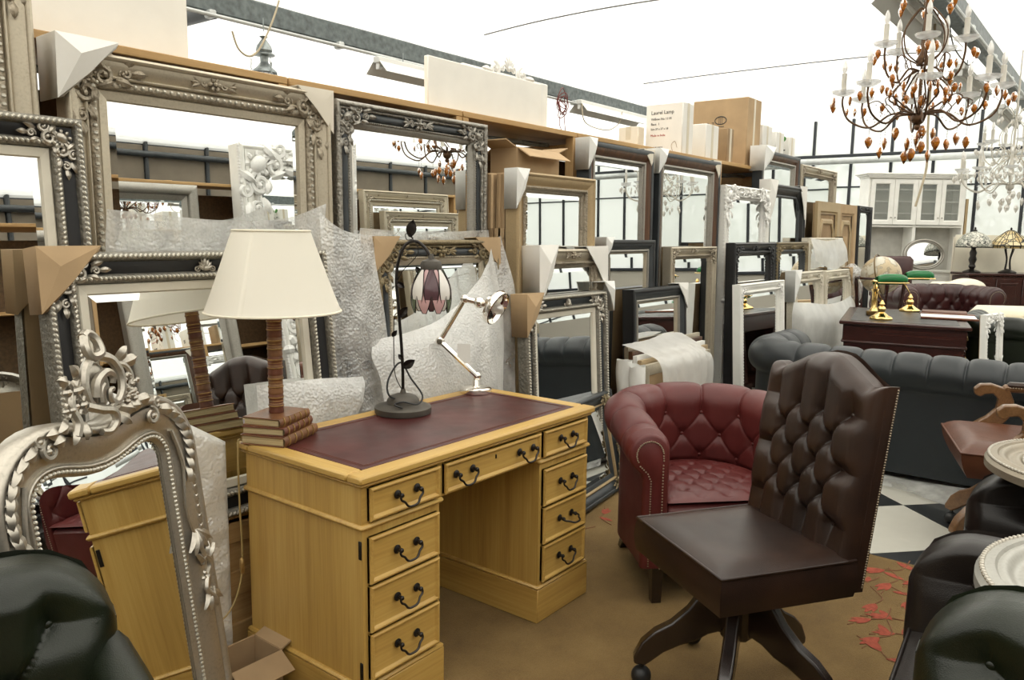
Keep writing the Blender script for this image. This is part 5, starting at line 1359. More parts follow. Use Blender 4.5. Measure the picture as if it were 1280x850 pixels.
sheet('bubble_wrap', 'bunched bubble wrap low on the mirror right of the book lamp column', [[(1.55, 2.335, .93), (1.75, 2.30, .925), (1.93, 2.29, .91), (2.01, 2.31, .90)], [(1.55, 2.325, .85), (1.75, 2.265, .85), (1.92, 2.25, .845), (1.985, 2.27, .85)], [(1.55, 2.30, .70), (1.75, 2.262, .70), (1.88, 2.262, .70), (1.92, 2.27, .70)]], 'bubble_dense', .018, 11, 9, 70, 50)
sheet('bubble_wrap', 'loose bubble wrap pouch across the lower half of the kraft cornered mirror', [[(2.14, 2.40, 1.02), (2.32, 2.37, 1.04), (2.56, 2.37, 1.10), (2.80, 2.39, 1.25), (2.93, 2.43, 1.38)], [(2.10, 2.36, .96), (2.32, 2.31, .98), (2.56, 2.30, 1.0), (2.80, 2.33, 1.08), (2.98, 2.40, 1.12)], [(2.12, 2.33, .86), (2.32, 2.27, .86), (2.56, 2.265, .87), (2.80, 2.29, .90), (2.97, 2.38, .92)], [(2.13, 2.30, .66), (2.32, 2.265, .66), (2.56, 2.265, .66), (2.78, 2.275, .66), (2.95, 2.36, .66)]], 'bubble_dense', .020, 6, 14, 100, 70)
sheet('bubble_wrap', 'bubble wrap folded behind the top edge of the kraft cornered mirror', [[(2.20, 2.53, 1.47), (2.6, 2.535, 1.455), (3.03, 2.53, 1.47)], [(2.20, 2.54, 1.40), (2.6, 2.545, 1.39), (3.05, 2.54, 1.40)], [(2.20, 2.545, 1.3), (2.6, 2.55, 1.3), (3.06, 2.545, 1.3)]], 'bubble', .007, 9, 21, 80, 24)
sheet('bubble_wrap', 'bubble wrap hanging off the right edge of the kraft cornered mirror', [[(2.97, 2.49, 1.42), (3.06, 2.47, 1.44)], [(2.97, 2.43, 1.2), (3.10, 2.42, 1.2)], [(2.97, 2.41, 1.0), (3.09, 2.40, 1.0)], [(2.96, 2.38, .66), (3.06, 2.37, .66)]], 'bubble', .016, 8, 25, 26, 80)
# bubble wrapped board at the left end of the desk
t = T('bubble_parcel', 'board wrapped in several layers of bubble wrap, between crested mirror and desk', 'parcel', (1.165, 2.262, .004))
def wb(y, sd):
    def f(u, v):
        x = -.20 + u * .415; zt = 1.02 - (u ** 1.15) * .245; z = zt * v
        b = .014 * (1 - abs(vnoise(x * 7 + sd, 0, z * 6)) * 2) + .005 * vnoise(x * 30, sd, z * 30); e = min(1, min(u, 1 - u, (1 - v) * 2) / .05)
        return (x, y - (b + .022) * e * (1 if y < 0 else -1) + .0 , z)
    return f
MB().grid(wb(-.012, 1), 46, 90).grid(wb(.012, 5), 46, 90, flip=True).build('bubble_wrap', M['bubble_dense'], t, sharp=180)
MB().prism([(-.19, 0), (.205, 0), (.205, .765), (-.19, 1.0)], -.012, .012).build('board', M['card_pale'], t)
# frames stacked under white plastic behind the tub chair
for k in range(5):
    y = 2.175 + k * .050; W_, H_ = .90 + .03 * k, .69 + .018 * k
    t = T('stacked_frame', ('front', 'second', 'third', 'fourth', 'rearmost')[k] + ' frame of the plastic wrapped stack behind the burgundy tub chair', 'frame', (4.52 + .05 * k, y, .004), 0, 'frames in the wrapped stack', rx=-.05)
    R_ = [(-W_ / 2, 0), (W_ / 2, 0), (W_ / 2, H_), (-W_ / 2, H_)]
    MB().sweep(R_, [(0, .0), (0, .026), (.02, .03), (.05, .02), (.07, .008), (.07, 0)]).build('frame', M[('champagne', 'gold_wood', 'white_paint', 'brown_wood', 'champagne')[k]], t)
    MB().box((0, .004, H_ / 2), (W_ - .02, .006, H_ - .02)).build('backing_board', M['card_dark'], t)
sheet('plastic_sheet', 'crumpled white plastic over the stacked frames behind the burgundy tub chair', [[(3.80, 2.20, .845), (4.1, 2.20, .845), (4.35, 2.21, .86), (4.58, 2.22, .84)], [(3.84, 2.06, .80), (4.1, 2.05, .795), (4.35, 2.05, .80), (4.55, 2.07, .78)], [(3.86, 1.985, .74), (4.1, 1.972, .73), (4.35, 1.965, .72), (4.54, 1.98, .70)], [(3.88, 1.965, .55), (4.1, 1.95, .52), (4.35, 1.95, .50), (4.5, 1.96, .48)]], 'poly', .018, 8, 31, 90, 60, k=1.09)
for k, (x, y, z, lab) in enumerate(((4.0, 2.20, .70, 'left end'), (4.04, 2.31, .72, 'left end, farther back'))):
    t = T('packing_foam', 'white foam wrap at the %s of the stacked frames' % lab, 'packaging', (x, y, z)); mb = MB()
    mb.grid(lambda u, v: ((.03 + .012 * vnoise(u * 5, v * 4, k)) * cos(2 * pi * u), .05 * sin(2 * pi * u) * (1 + .2 * vnoise(v * 5, u * 3, 2)), -.70 + .70 * v + z * 0 + .02 * vnoise(u * 4, 0, k)), 20, 24, cu=True); mb.build('foam', M['foam'], t, sharp=180)
sheet('plastic_sheet', 'white plastic tied round the foot of the pair of cream distressed mirrors', [[(6.70, 2.23, .90), (7.1, 2.20, .87), (7.6, 2.19, .83), (8.1, 2.20, .84), (8.45, 2.24, .86)], [(6.60, 2.20, .80), (7.1, 2.13, .70), (7.6, 2.12, .68), (8.1, 2.14, .70), (8.52, 2.2, .75)], [(6.66, 2.2, .45), (7.1, 2.14, .40), (7.6, 2.13, .40), (8.1, 2.15, .40), (8.5, 2.2, .45)]], 'poly', .02, 4, 41, 80, 50, k=1.05)
sheet('plastic_sheet', 'loop of white plastic hanging over the mirror above the cream distressed pair', [[(7.66, 2.42, 1.44), (8.1, 2.40, 1.41), (8.66, 2.42, 1.44)], [(7.62, 2.38, 1.35), (8.15, 2.35, 1.24), (8.74, 2.38, 1.34)], [(7.66, 2.37, 1.22), (8.2, 2.34, 1.13), (8.7, 2.36, 1.2)]], 'poly', .03, 5, 47, 60, 40, k=1.04)
sheet('plastic_sheet', 'thin white plastic lying rumpled on the chequered floor under the slate blue sofa', [[(5.15, 1.75, .012), (5.12, 1.30, .012), (5.12, .95, .013), (5.12, .62, .014), (5.12, .30, .013)], [(5.0, 1.75, .06), (4.99, 1.30, .05), (4.95, .95, .04), (4.92, .66, .06), (4.95, .30, .05)], [(4.93, 1.75, .022), (4.88, 1.30, .02), (4.84, .95, .02), (4.70, .62, .02), (4.84, .30, .02)]], 'poly_clear', .012, 12, 53, 110, 26)
t = T('wrapped_bundle', 'tall bundle tied in clear and white plastic, left of the globe', 'parcel', (9.45, 2.50, .0))
def bd(u, v):
    z = 1.15 * v; r = .19 * (1 - .30 * exp(-((v - .60) / .05) ** 2)) * (1 if v < .93 else 1 - (v - .93) / .07 * .8); a = 2 * pi * u; r *= 1 + .12 * vnoise(cos(a) * 3, sin(a) * 3, v * 7) + .05 * vnoise(cos(a) * 12, sin(a) * 12, v * 9); return (1.5 * r * cos(a), .55 * r * sin(a), z)
MB().grid(bd, 60, 50, cu=True).build('plastic', M['poly_clear'], t, sharp=180)
MB().box((-.05, 0, .52), (.30, .10, 1.02), .01).build('cardboard', M['card_dark'], t); MB().box((.16, 0, .50), (.06, .08, .98), .01).build('cream_rail', M['cream_wood'], t)
MB().tube([(.29 * .7 * cos(a), .11 * .9 * sin(a), .69) for a in [2 * pi * k / 24 for k in range(24)]], .008, 6, True).build('tie', M['foam'], t)
# panelled wooden doors and a dark framed edge past the arched mirror
for k, (xa, xb, y, lab) in enumerate(((8.62, 9.44, 2.70, 'left'), (9.47, 10.2, 2.72, 'right'))):
    t = T('wooden_panel', '%s one of two brown panelled doors leaning beyond the arched black mirror' % lab, 'door panel', ((xa + xb) / 2, y - .04, .004), 0, None, rx=-.02); w = xb - xa
    MB().box((0, .012, .905), (w - .02, .022, 1.80)).build('backing', M['card_dark'], t)
    MB().sweep([(-w / 2, 0), (w / 2, 0), (w / 2, 1.82), (-w / 2, 1.82)], [(0, 0), (0, .03), (.10, .03), (.115, .012), (.13, .012)]).build('door_frame', M['gold_wood' if k == 0 else 'card'], t)
    MB().sweep([(-w / 2 + .14, .2), (w / 2 - .14, .2), (w / 2 - .14, 1.5), (w / 2 - .22, 1.64), (-w / 2 + .22, 1.64), (-w / 2 + .14, 1.5)], [(0, .0), (.02, .018), (.05, .018), (.06, .006)]).build('panel_moulding', M['gold_wood'], t)
mirror('M27', 'framed_mirror', 'black edged narrow mirror at the end of the row, right of the brown panelled doors', 10.28, 10.9, 2.72, 1.83, .02, 'black_ornate', sc=.8)

# ------------------------------------------------------------------ hanging things
def fluorescent(label, x, y, z, L=1.5):
    t = T('strip_light', label, 'light fixture', (x, y, z), 0, 'fluorescent strip lights')
    mb = MB()
    for s in (-1, 1): mb.add([(-L / 2, s * .035, .02), (L / 2, s * .035, .02), (L / 2, s * .12, -.075), (-L / 2, s * .12, -.075), (-L / 2, s * .032, .024), (L / 2, s * .032, .024), (L / 2, s * .124, -.072), (-L / 2, s * .124, -.072)], [(0, 1, 2, 3), (7, 6, 5, 4), (3, 2, 6, 7), (0, 3, 7, 4), (1, 5, 6, 2)])
    mb.build('reflector', M['plastic_white'], t, sharp=20)
    MB().box((0, 0, .03), (L, .075, .05), .006).build('body', M['plastic_white'], t)
    MB().tube([(-L / 2 + .04, 0, -.03), (L / 2 - .04, 0, -.03)], .016, 10).build('tube', M['foam'], t)
    for s in (-1, 1): MB().box((s * (L / 2 - .02), 0, -.02), (.02, .04, .05), .004).build('tube_holder', M['plastic_white'], t)
    for s in (-1, 1): MB().tube([(s * L * .3, 0, .05), (s * L * .3, 0, .13)], .005, 6).build('hanger', M['steel'], t)
fluorescent('white strip light on the left roof beam, left of the long white board', 5.28, 4.98, 2.80); fluorescent('white strip light on the left roof beam, before the tall white carton', 8.25, 4.98, 2.86)
fluorescent('strip light on the right roof beam beside the amber chandelier', 8.15, 1.24, 2.80); fluorescent('strip light highest on the right roof beam, behind the top of the amber chandelier', 5.75, 1.20, 2.86); fluorescent('strip light farthest along the right roof beam', 10.6, 1.24, 2.80)
t = T('moroccan_lantern', 'grey metal hanging lantern on a chain from the left roof beam', 'lantern', (3.45, 4.95, 2.40))
MB().tube([(0, 0, .43), (0, 0, .52)], .004, 6).build('chain', M['steel'], t)
MB().lathe([(.015, .40), (.03, .395), (.014, .38), (.05, .33), (.058, .30), (.05, .285), (.075, .275), (.075, .268), (.03, .262), (.028, .22), (.05, .19), (.085, .16), (.088, .15), (.08, .15)], 16).build('cap', M['steel'], t)
for k in range(8): a = k * pi / 4; MB().tube([(.078 * cos(a), .078 * sin(a), 0), (.082 * cos(a), .082 * sin(a), .155)], .006, 6).build('bar', M['steel'], t)
MB().lathe([(0, 0), (.084, 0), (.084, .012), (.0, .012)], 16).build('base', M['steel'], t); MB().lathe([(.062, .012), (.062, .15)], 16).build('glass', M['clear_glass'], t)
for a in (.4, 2.5, 4.6): 
    ch = MB()
    for k in range(7): ch.tube([(.088 * cos(a) + .006 * cos(q), .088 * sin(a), .02 + k * .034 + .018 * sin(q)) for q in [2 * pi * j / 8 for j in range(8)]], .0025, 4, True)
    ch.build('side_chain', M['steel'], t)
wire('hanging_flex', [(3.55, 4.9, 3.05), (3.50, 4.9, 2.92), (3.42, 4.9, 2.76), (3.35, 4.9, 2.66), (3.28, 4.9, 2.63), (3.21, 4.9, 2.67), (3.17, 4.9, 2.77)], .0075, 'cable_pale', 'pale flex hanging in a loop in front of the lantern')
def coil():
    t = T('flex_coil', 'untidy coil of red brown flex on the left roof beam', 'cable', (7.15, 4.95, 2.86)); rg = random.Random(2)
    for k in range(6):
        a0 = rg.random() * 6; r = .05 + .05 * rg.random(); MB().tube([(r * cos(a) + .03 * rg.random() * 0 + .02 * sin(k), .02 * sin(a * 2 + k), r * 1.3 * sin(a) - .02 * k) for a in [2 * pi * j / 18 + a0 for j in range(18)]], .005, 5, True).build('loop', M['cable_red'], t)
    for k in range(2): MB().tube(smooth_path([(-.03 + .06 * k, 0, -.1), (-.05 + .1 * k, 0, -.25), (.0 + .1 * k, 0, -.32 - .1 * k)], 5), .004, 5).build('tail', M['cable_red'], t)
coil()
wire('hanging_flex', [(7.45, 4.9, 2.86), (7.5, 4.88, 2.66), (7.9, 4.86, 2.62), (8.2, 4.88, 2.72), (8.35, 4.92, 2.88)], .006, 'cable_pale', 'pale flex looping below the strip light before the tall white carton')
wire('hanging_flex', [(6.2, 1.12, 2.98), (6.3, 1.14, 2.90), (6.65, 1.16, 2.82), (7.2, 1.16, 2.80), (7.45, 1.16, 2.86)], .005, 'cable', 'grey flex running to the strip light beside the amber chandelier')
wire('hanging_flex', [(7.6, 1.2, 2.78), (7.7, 1.22, 2.5), (7.95, 1.22, 2.42), (8.2, 1.22, 2.55), (8.3, 1.2, 2.76)], .004, 'cable', 'thin grey flex looping below the strip light beside the amber chandelier')
wire('hanging_flex', [(6.02, 1.18, 2.92), (6.05, 1.18, 2.5), (6.07, 1.18, 2.2), (6.08, 1.17, 1.95), (6.05, 1.19, 1.78), (6.03, 1.21, 1.67)], .008, 'cable_pale', 'brownish flex hanging free below the amber chandelier')

def drop_mesh(s):
    mb = MB(); mb.lathe([(0, 0), (.010, -.006), (.016, -.018), (.0175, -.026), (.013, -.040), (.006, -.052), (0, -.060)], 7); s *= 1.2; mb.v = [(x * s, y * s * .6, z * s * .95) for x, y, z in mb.v]; return mb
def chandelier(label, loc, R, tiers, metal, dropm, glassm, zc, drops_per, cord):
    """tiers = [(radius, hub z, candle z, count, phase)] measured from the chandelier's lowest drop"""
    t = T('chandelier', label, 'chandelier', loc)
    top = cord
    def ln(k, s=1.0):
        key = ('drop', dropm, s)
        if key not in _btn: o = drop_mesh(s).build('crystal_drop', M[dropm], t, sharp=25); _btn[key] = o.data
        else: o = bpy.data.objects.new('crystal_drop', _btn[key]); COL.objects.link(o); o.parent = t
        o.location = k; o.rotation_euler[2] = rg.random() * 3; return o
    rg = random.Random(int(R * 1000))
    st = MB(); z0 = tiers[0][1]
    st.tube([(0, 0, z0 - .03), (0, 0, top)], .009, 8); st.ball((0, 0, z0 - .02), .035, 10, 7); st.ball((0, 0, z0 - .065), .018, 8, 6)
    st.lathe([(0, 0), (.03, .005), (.035, .03), (.02, .06), (.01, .09)], 10, tr(0, 0, tiers[-1][1] + .02))
    st.build('stem', M[metal], t)
    n = 8
    for k in range(n):                       # lyre shaped cage between the hubs
        a = 2 * pi * k / n
        zt_ = tiers[-1][1]; P = smooth_path([(.02, 0, z0), (R * .30, 0, z0 + .06), (R * .40, 0, z0 + (zt_ - z0) * .45), (R * .20, 0, z0 + (zt_ - z0) * .85), (.02, 0, zt_)], 6)
        MB().tube(P, .0045, 6, False, rot('Z', a)).build('cage_rib', M[metal], t)
    for k in range(6):
        a = 2 * pi * k / 6 + .3; zt_ = tiers[-1][1]
        P = smooth_path([(.015, 0, zt_ + .03), (R * .26, 0, zt_ + .09), (R * .30, 0, zt_ + .20), (R * .12, 0, zt_ + .30), (.015, 0, zt_ + .31)], 6)
        MB().tube(P, .004, 6, False, rot('Z', a)).build('crown_rib', M[metal], t)
        P = smooth_path([(.015, 0, zt_ + .36), (R * .18, 0, zt_ + .43), (R * .34, 0, zt_ + .40), (R * .36, 0, zt_ + .36)], 5)
        MB().tube(P, .0035, 6, False, rot('Z', a)).build('crown_scroll', M[metal], t); e = rot('Z', a) @ P[-1]; ln((e.x, e.y, e.z - .01), .95)
    for (r, hz, cz, cnt, ph) in tiers:
        for k in range(cnt):
            a = 2 * pi * k / cnt + ph; mm = rot('Z', a)
            P = smooth_path([(.02, 0, hz), (r * .35, 0, hz + .005), (r * .62, 0, hz - .06 * R / .37), (r * .90, 0, hz - .02), (r, 0, hz + (cz - hz) * .5), (r, 0, cz - .01)], 6)
            o = MB().tube(P, .0055, 7, False, mm).build('arm', M[metal], t)
            c2 = smooth_path([(r * .35, 0, hz + .005), (r * .52, 0, hz + .075), (r * .66, 0, hz + .06), (r * .62, 0, hz + .03)], 5)
            MB().tube(c2, .003, 5, False, mm).build('arm_scroll', M[metal], o)
            p = mm @ Vector((r, 0, cz))
            MB().lathe([(.008, -.012), (.03, -.006), (.056, .006), (.060, .018), (.057, .016), (.05, .010), (.02, .0), (.0, .0)], 16, tr(p.x, p.y, p.z)).build('drip_dish', M[glassm], t)
            c = MB().lathe([(0, 0), (.0135, 0), (.0135, .105), (.009, .107), (0, .107)], 12, tr(p.x, p.y, p.z + .004)).build('candle', M['ivory'], t)
            MB().lathe([(.006, 0), (.012, .012), (.0145, .028), (.011, .048), (.004, .066), (0, .070)], 10, tr(p.x, p.y, p.z + .111)).build('bulb', M['bulb'], c)
            for q in range(drops_per):
                b = a + (q - (drops_per - 1) / 2) * .16; ln(((r + .052) * cos(b), (r + .052) * sin(b), cz - .02 - .03 * rg.random()), .8)
            e = mm @ Vector((r * .62, 0, hz - .065 * R / .37)); zl = e.z - .03 - .07 * rg.random(); ln((e.x, e.y, zl), 1.0)
            bd_ = MB()
            for j in range(5): bd_.ball((e.x, e.y, e.z - (e.z - zl) * j / 5), .004, 6, 4)
            for j in range(7): q = mm @ Vector((r * (.4 + .6 * j / 7), 0, hz + .02 - .05 * sin(pi * j / 7) + (cz - hz) * (j / 7) ** 3)); bd_.ball((q.x, q.y, q.z), .005, 6, 4)
            bd_.build('glass_beads', M[glassm], t, kind='stuff')
    for k in range(10):
        a = 2 * pi * k / 10; r = R * (.16 + .12 * (k % 2)); z = z0 - .06 - .06 * (k % 3); ln((r * cos(a), r * sin(a), z), 1.1)
    ln((0, 0, z0 - .09), 1.25); ln((R * .1, 0, z0 - .13), 1.0)
    for k in range(12):
        a = 2 * pi * k / 12 + .2; r = R * .42; ln((r * cos(a), r * sin(a), tiers[-1][1] - .02 - .05 * (k % 2)), .8); r = R * .5; ln((r * cos(a + .2), r * sin(a + .2), z0 + .16 - .04 * (k % 3)), .75)
    MB().tube([(0, 0, top), (0, 0, top + .25)], .006, 6).build('chain', M[metal], t)
    return t
chandelier('large rust brown chandelier with amber crystal drops hanging at the top right', (4.70, .965, 1.89), .375, [(.375, .215, .335, 8, .3), (.195, .44, .565, 5, .9)], 'rust', 'amber', 'clear_glass', 0, 3, .98)
# ------------------------------------------------------------------ the far end of the showroom
def mahogany_desk():
    L, D, H = 1.40, .95, .775; A = radians(12)
    t = T('partners_desk', 'dark mahogany desk beyond the slate blue sofa, two brass lamps on it', 'desk', (7.49, 1.525, .001), A)
    MB().box((0, 0, H - .015), (L, D, .03), .008).build('top', M['mahogany'], t)
    MB().box((0, 0, H + .0005), (L - .16, D - .16, .003), .001).build('leather_inset', M['l_dark'], t)
    MB().box((0, 0, H - .10), (L - .06, D - .06, .14), .003).build('frieze', M['mahogany'], t)
    for s in (-1, 1):
        MB().box((s * (L / 2 - .25), 0, .36), (.42, D - .08, .50), .004).build('pedestal', M['mahogany'], t)
        MB().box((s * (L / 2 - .25), 0, .605), (.46, D - .04, .02), .008).build('waist_moulding', M['mahogany'], t); MB().box((s * (L / 2 - .25), 0, .06), (.47, D - .03, .12), .008).build('plinth', M['mahogany'], t)
        for k in range(4):
            z = H - .10 if k == 3 else .16 + k * .15 + .05
            d = MB().box((s * (L / 2 - .25), -(D / 2 - .035), z), (.36, .02, .105 if k == 3 else .13), .004).build('drawer', M['mahogany'], t)
            for q in (-.06, .06): MB().ball((s * (L / 2 - .25) + q, -(D / 2 - .02), z), (.016, .006, .014), 8, 6).build('handle_plate', M['brass'], d)
            MB().tube(smooth_path([(s * (L / 2 - .25) - .06, -(D / 2 - .012), z), (s * (L / 2 - .25), -(D / 2 - .005), z - .028), (s * (L / 2 - .25) + .06, -(D / 2 - .012), z)], 5), .004, 6).build('handle', M['brass'], d)
    return A
mahogany_desk(); ZD = .7785
def bankers_lamp(label, loc, rz, fl=1):
    t = T('bankers_lamp', label, 'lamp', loc, rz, 'green glass desk lamps')
    pr_ = [(0, 0), (.088, 0), (.09, .012), (.084, .022), (.06, .034), (.04, .050), (.026, .062), (.030, .075), (.034, .09), (.026, .105), (.014, .115), (.024, .128), (.014, .145), (.009, .16), (0, .16)]
    mb = MB(); n = 32
    mb.lathe(pr_, n)
    mb.v = [(x * (1 + .035 * cos(8 * atan2(y, x))) if z < .04 else x, y * (1 + .035 * cos(8 * atan2(y, x))) if z < .04 else y, z) for x, y, z in mb.v]
    mb.build('base', M['brass'], t)
    MB().tube(smooth_path([(0, 0, .15), (-.03 * fl, 0, .20), (-.065 * fl, 0, .26), (-.06 * fl, 0, .32), (-.02 * fl, 0, .345), (.02 * fl, 0, .345)], 6), .0065, 8).build('arm', M['brass'], t)
    sh = MB()
    def f(u, v):
        a = pi * (.03 + .94 * v); x = (u - .5) * .25; r = .062 * (1 - .30 * (2 * abs(u - .5)) ** 4)
        return (x + .055 * fl, -r * cos(a) * 1.0 - .3 * r * sin(a), .295 + r * 1.35 * sin(a) + .25 * r * cos(a))
    sh.grid(f, 17, 15); o = sh.build('shade', M['green_glass'], t, sharp=180); o.modifiers.new('thickness', 'SOLIDIFY').thickness = .004
    MB().tube([(-.075 * fl, -.064, .307), (.18 * fl, -.064, .307)], .0055, 8).build('shade_rail', M['brass'], t); MB().tube([(-.075 * fl, .064, .307), (.18 * fl, .064, .307)], .0055, 8).build('shade_rail', M['brass'], t)
    MB().ball((-.07 * fl, 0, .318), (.03, .05, .012), 10, 6).build('shade_fitter', M['brass'], t)
bankers_lamp('brass desk lamp with green glass shade, nearer one, in front of the globe', (7.02, 1.60, ZD), -.907); bankers_lamp('brass desk lamp with green glass shade, farther one, before the oxblood sofa', (7.98, 1.58, ZD), -.95)
t = T('brass_candlestick', 'small brass column with square foot behind the nearer green lamp', 'candlestick', (7.36, 1.74, ZD), .3)
MB().box((0, 0, .02), (.12, .12, .04), .006).build('foot', M['old_brass'], t); MB().lathe([(.04, .04), (.03, .055), (.024, .07), (.022, .2), (.03, .215), (.034, .23), (.0, .235)], 16).build('column', M['brass'], t); MB().lathe([(.012, .23), (.02, .25), (.012, .27), (0, .275)], 12).build('finial', M['brass'], t)
t = T('desk_blotter', 'white paper blotter with brown leather ends on the dark mahogany desk', 'blotter', (7.62, 1.20, ZD), radians(102))
MB().box((0, 0, .004), (.42, .40, .008), .001).build('paper', M['paper'], t)
for s in (-1, 1): MB().box((0, s * .21, .008), (.43, .05, .016), .005).build('leather_end', M['calf_red'], t)
t = T('desk_ledger', 'thin brown ledger lying behind the paper blotter', 'book', (8.02, 1.30, ZD), radians(100))
MB().box((0, 0, .009), (.36, .24, .018), .003).build('cover', M['calf_red'], t); MB().box((0, -.004, .009), (.35, .238, .012)).build('pages', M['paper'], t)
# globe on its stand
t = T('terrestrial_globe', 'large cream antique style globe behind the nearer green lamp', 'globe', (9.16, 2.12, 0.0)); GZ = 1.045
def globe_mat():
    g = NT('globe map').set((.6, .52, .38), .35); co = g.coord(); n = g.noise(co, 7, 6, .6, .4)
    g.link(g.ramp(n, [(.44, (.62, .58, .48)), (.50, (.34, .27, .17)), (.53, (.58, .47, .30)), (.7, (.52, .40, .24))]), g.p.inputs['Base Color']); return g.m
MB().ball((0, 0, GZ), .205, 36, 20).build('sphere', globe_mat(), t, sharp=180)
MB().tube([(.222 * cos(a), .222 * sin(a) * .25, GZ + .222 * sin(a)) for a in [2 * pi * k / 40 for k in range(40)]], .007, 6, True).build('meridian_ring', M['old_brass'], t)
MB().tube([(.25 * cos(a), .25 * sin(a), GZ - .03) for a in [2 * pi * k / 40 for k in range(40)]], .014, 8, True).build('horizon_ring', M['mahogany'], t)
for k in range(4):
    a = k * pi / 2 + .5; MB().tube(smooth_path([(.25 * cos(a), .25 * sin(a), GZ - .04), (.22 * cos(a), .22 * sin(a), .7), (.19 * cos(a), .19 * sin(a), .4), (.23 * cos(a), .23 * sin(a), .02)], 5), [.016 + .006 * abs(sin(j)) for j in range(16)], 8).build('leg', M['mahogany'], t)
MB().tube([(-.19, 0, .3), (.19, 0, .3)], .014, 8).build('stretcher', M['mahogany'], t)
t = T('desk_chair', 'plain dark brown leather high-backed chair behind the globe', 'chair', (12.28, 2.62, 0.0), -1.0)
seat_slab(t, 'l_ox', .55, .52, .42, .54, -.28)
MB().box((0, .24, .87), (.58, .13, .62), .05).build('back', M['l_ox'], t, sharp=180); star_base(t, 'darkwood')
for s in (-1, 1): MB().box((s * .29, -.02, .70), (.07, .42, .06), .025).build('arm', M['l_ox'], t, sharp=180); MB().box((s * .29, -.02, .58), (.05, .30, .20), .015).build('arm_panel', M['l_ox'], t)
def dresser():
    W, H, rz = 1.50, 2.42, -.907
    t = T('white_dresser', 'tall white dresser with four glazed doors against the end windows', 'dresser', (13.60, 2.78, 0.0), rz)
    w = M['white_paint']
    MB().box((0, -.04, .46), (W, .46, .92), .006).build('base_cupboard', w, t)
    MB().box((0, -.05, .93), (W + .06, .50, .03), .006).build('worktop', w, t)
    for x in (-W / 2 + .015, W / 2 - .015): MB().box((x, .02, 1.65), (.03, .32, 1.42), .003).build('side_panel', w, t)
    MB().box((0, .18, 1.65), (W - .04, .012, 1.42)).build('back_panel', M['dresser_back'], t)
    MB().box((0, .02, 1.30), (.05, .30, .70), .004).build('centre_post', w, t)
    for z in (1.62, 2.34): MB().box((0, .02, z), (W - .05, .31, .03), .003).build('shelf_board', w, t)
    for k, (z, e) in enumerate(((2.36, .0), (2.385, .03), (2.41, .06))): MB().box((0, .0, z), (W + .04 + 2 * e, .36 + e, .026), .006).build('cornice', w, t)
    for k in range(4):
        x = -W / 2 + .03 + (W - .06) * (k + .5) / 4; dw = (W - .07) / 4
        d = MB(); R_ = [(x - dw / 2 + .002, 1.645), (x + dw / 2 - .002, 1.645), (x + dw / 2 - .002, 2.325), (x - dw / 2 + .002, 2.325)]
        d.sweep(R_, [(0, .14), (0, .165), (.058, .165), (.07, .155), (.07, .14)]); o = d.build('door', w, t)
        MB().box((x, -.148, 1.985), (dw - .13, .005, .55)).build('pane', M['cabglass'], o); MB().ball((x + (dw / 2 - .03) * (1 if k % 2 == 0 else -1), -.175, 1.75), .011, 8, 6).build('knob', M['pewter'], o)
        for z in (1.82, 2.0, 2.18): MB().box((x, .03, z), (dw - .04, .26, .014)).build('inner_shelf', w, t)
    for k in range(2):
        d = MB().box(((k - .5) * W / 2, -.275, .48), (W / 2 - .02, .02, .78), .006).build('cupboard_door', w, t)
        MB().ball(((k - .5) * .1, -.295, .55), .014, 8, 6).build('knob', M['pewter'], d)
M['dresser_back'] = plain('grey painted back board', (.50, .49, .45), .7)
dresser()
def oval_mirror():
    t = T('oval_mirror', 'oval silver framed mirror standing inside the white dresser', 'mirror', (13.30, 2.50, 1.195), -.907, None, rx=-.12)
    path = [(.31 * cos(2 * pi * k / 56), .235 * sin(2 * pi * k / 56)) for k in range(56)]
    MB().sweep(path, [(0, -.02), (0, .02)] + dome(0, .03, .02, .035) + [(.032, .02)] + dome(.034, .05, .02, .028) + [(.055, .008)], True, False).build('frame', M['pewter'], t, sharp=60)
    MB().add([(x * .82, -.008, z * .78) for x, z in path], [tuple(range(56))]).build('glass', M['mirror'], t); MB().add([(x * .95, .015, z * .95) for x, z in path], [tuple(range(56))[::-1]]).build('backing_board', M['card_dark'], t)
oval_mirror()
def blob(name, label, cat, c, s, rz, m, e=.5, am=.03):
    t = T(name, label, cat, c, rz)
    def f(u, v):
        a = 2 * pi * u; b = pi * (v - .5); g = lambda x: (abs(x) ** e) * (1 if x >= 0 else -1)
        x, y, z = s[0] * g(cos(a)) * g(cos(b)), s[1] * g(sin(a)) * g(cos(b)), s[2] * g(sin(b)); n = 1 + am * 3 * vnoise(x * 4, y * 4, z * 4 + c[0])
        return (x * n, y * n, z * n + s[2])
    MB().grid(f, 36, 19, cu=True).build('cover', M[m], t, sharp=180)
    MB().tube([(s[0] * .98 * (abs(cos(a)) ** e) * (1 if cos(a) > 0 else -1), s[1] * .98 * (abs(sin(a)) ** e) * (1 if sin(a) > 0 else -1), s[2]) for a in [2 * pi * k / 40 for k in range(40)]], .008, 6, True).build('piping', M[m], t)
def sofa_simple(label, loc, rz, W, m, H=.80, name='settee', cat='sofa'):
    t = T(name, label, cat, loc, rz)
    MB().box((0, 0, .22), (W, .78, .36), .05).build('base', M[m], t, sharp=180); MB().box((0, .30, .55), (W, .22, H * 2 - 1.1), .09).build('back', M[m], t, sharp=180)
    for s in (-1, 1): MB().box((s * (W / 2 - .08), -.02, .42), (.2, .74, .44), .09).build('arm', M[m], t, sharp=180)
    MB().box((0, -.05, .45), (W - .34, .62, .16), .06).build('seat_cushion', M[m], t, sharp=180)
sofa_simple('cream covered settee behind the oxblood chesterfield', (12.78, 1.88, .0), radians(-48), .66, 'cream_fabric', .82)
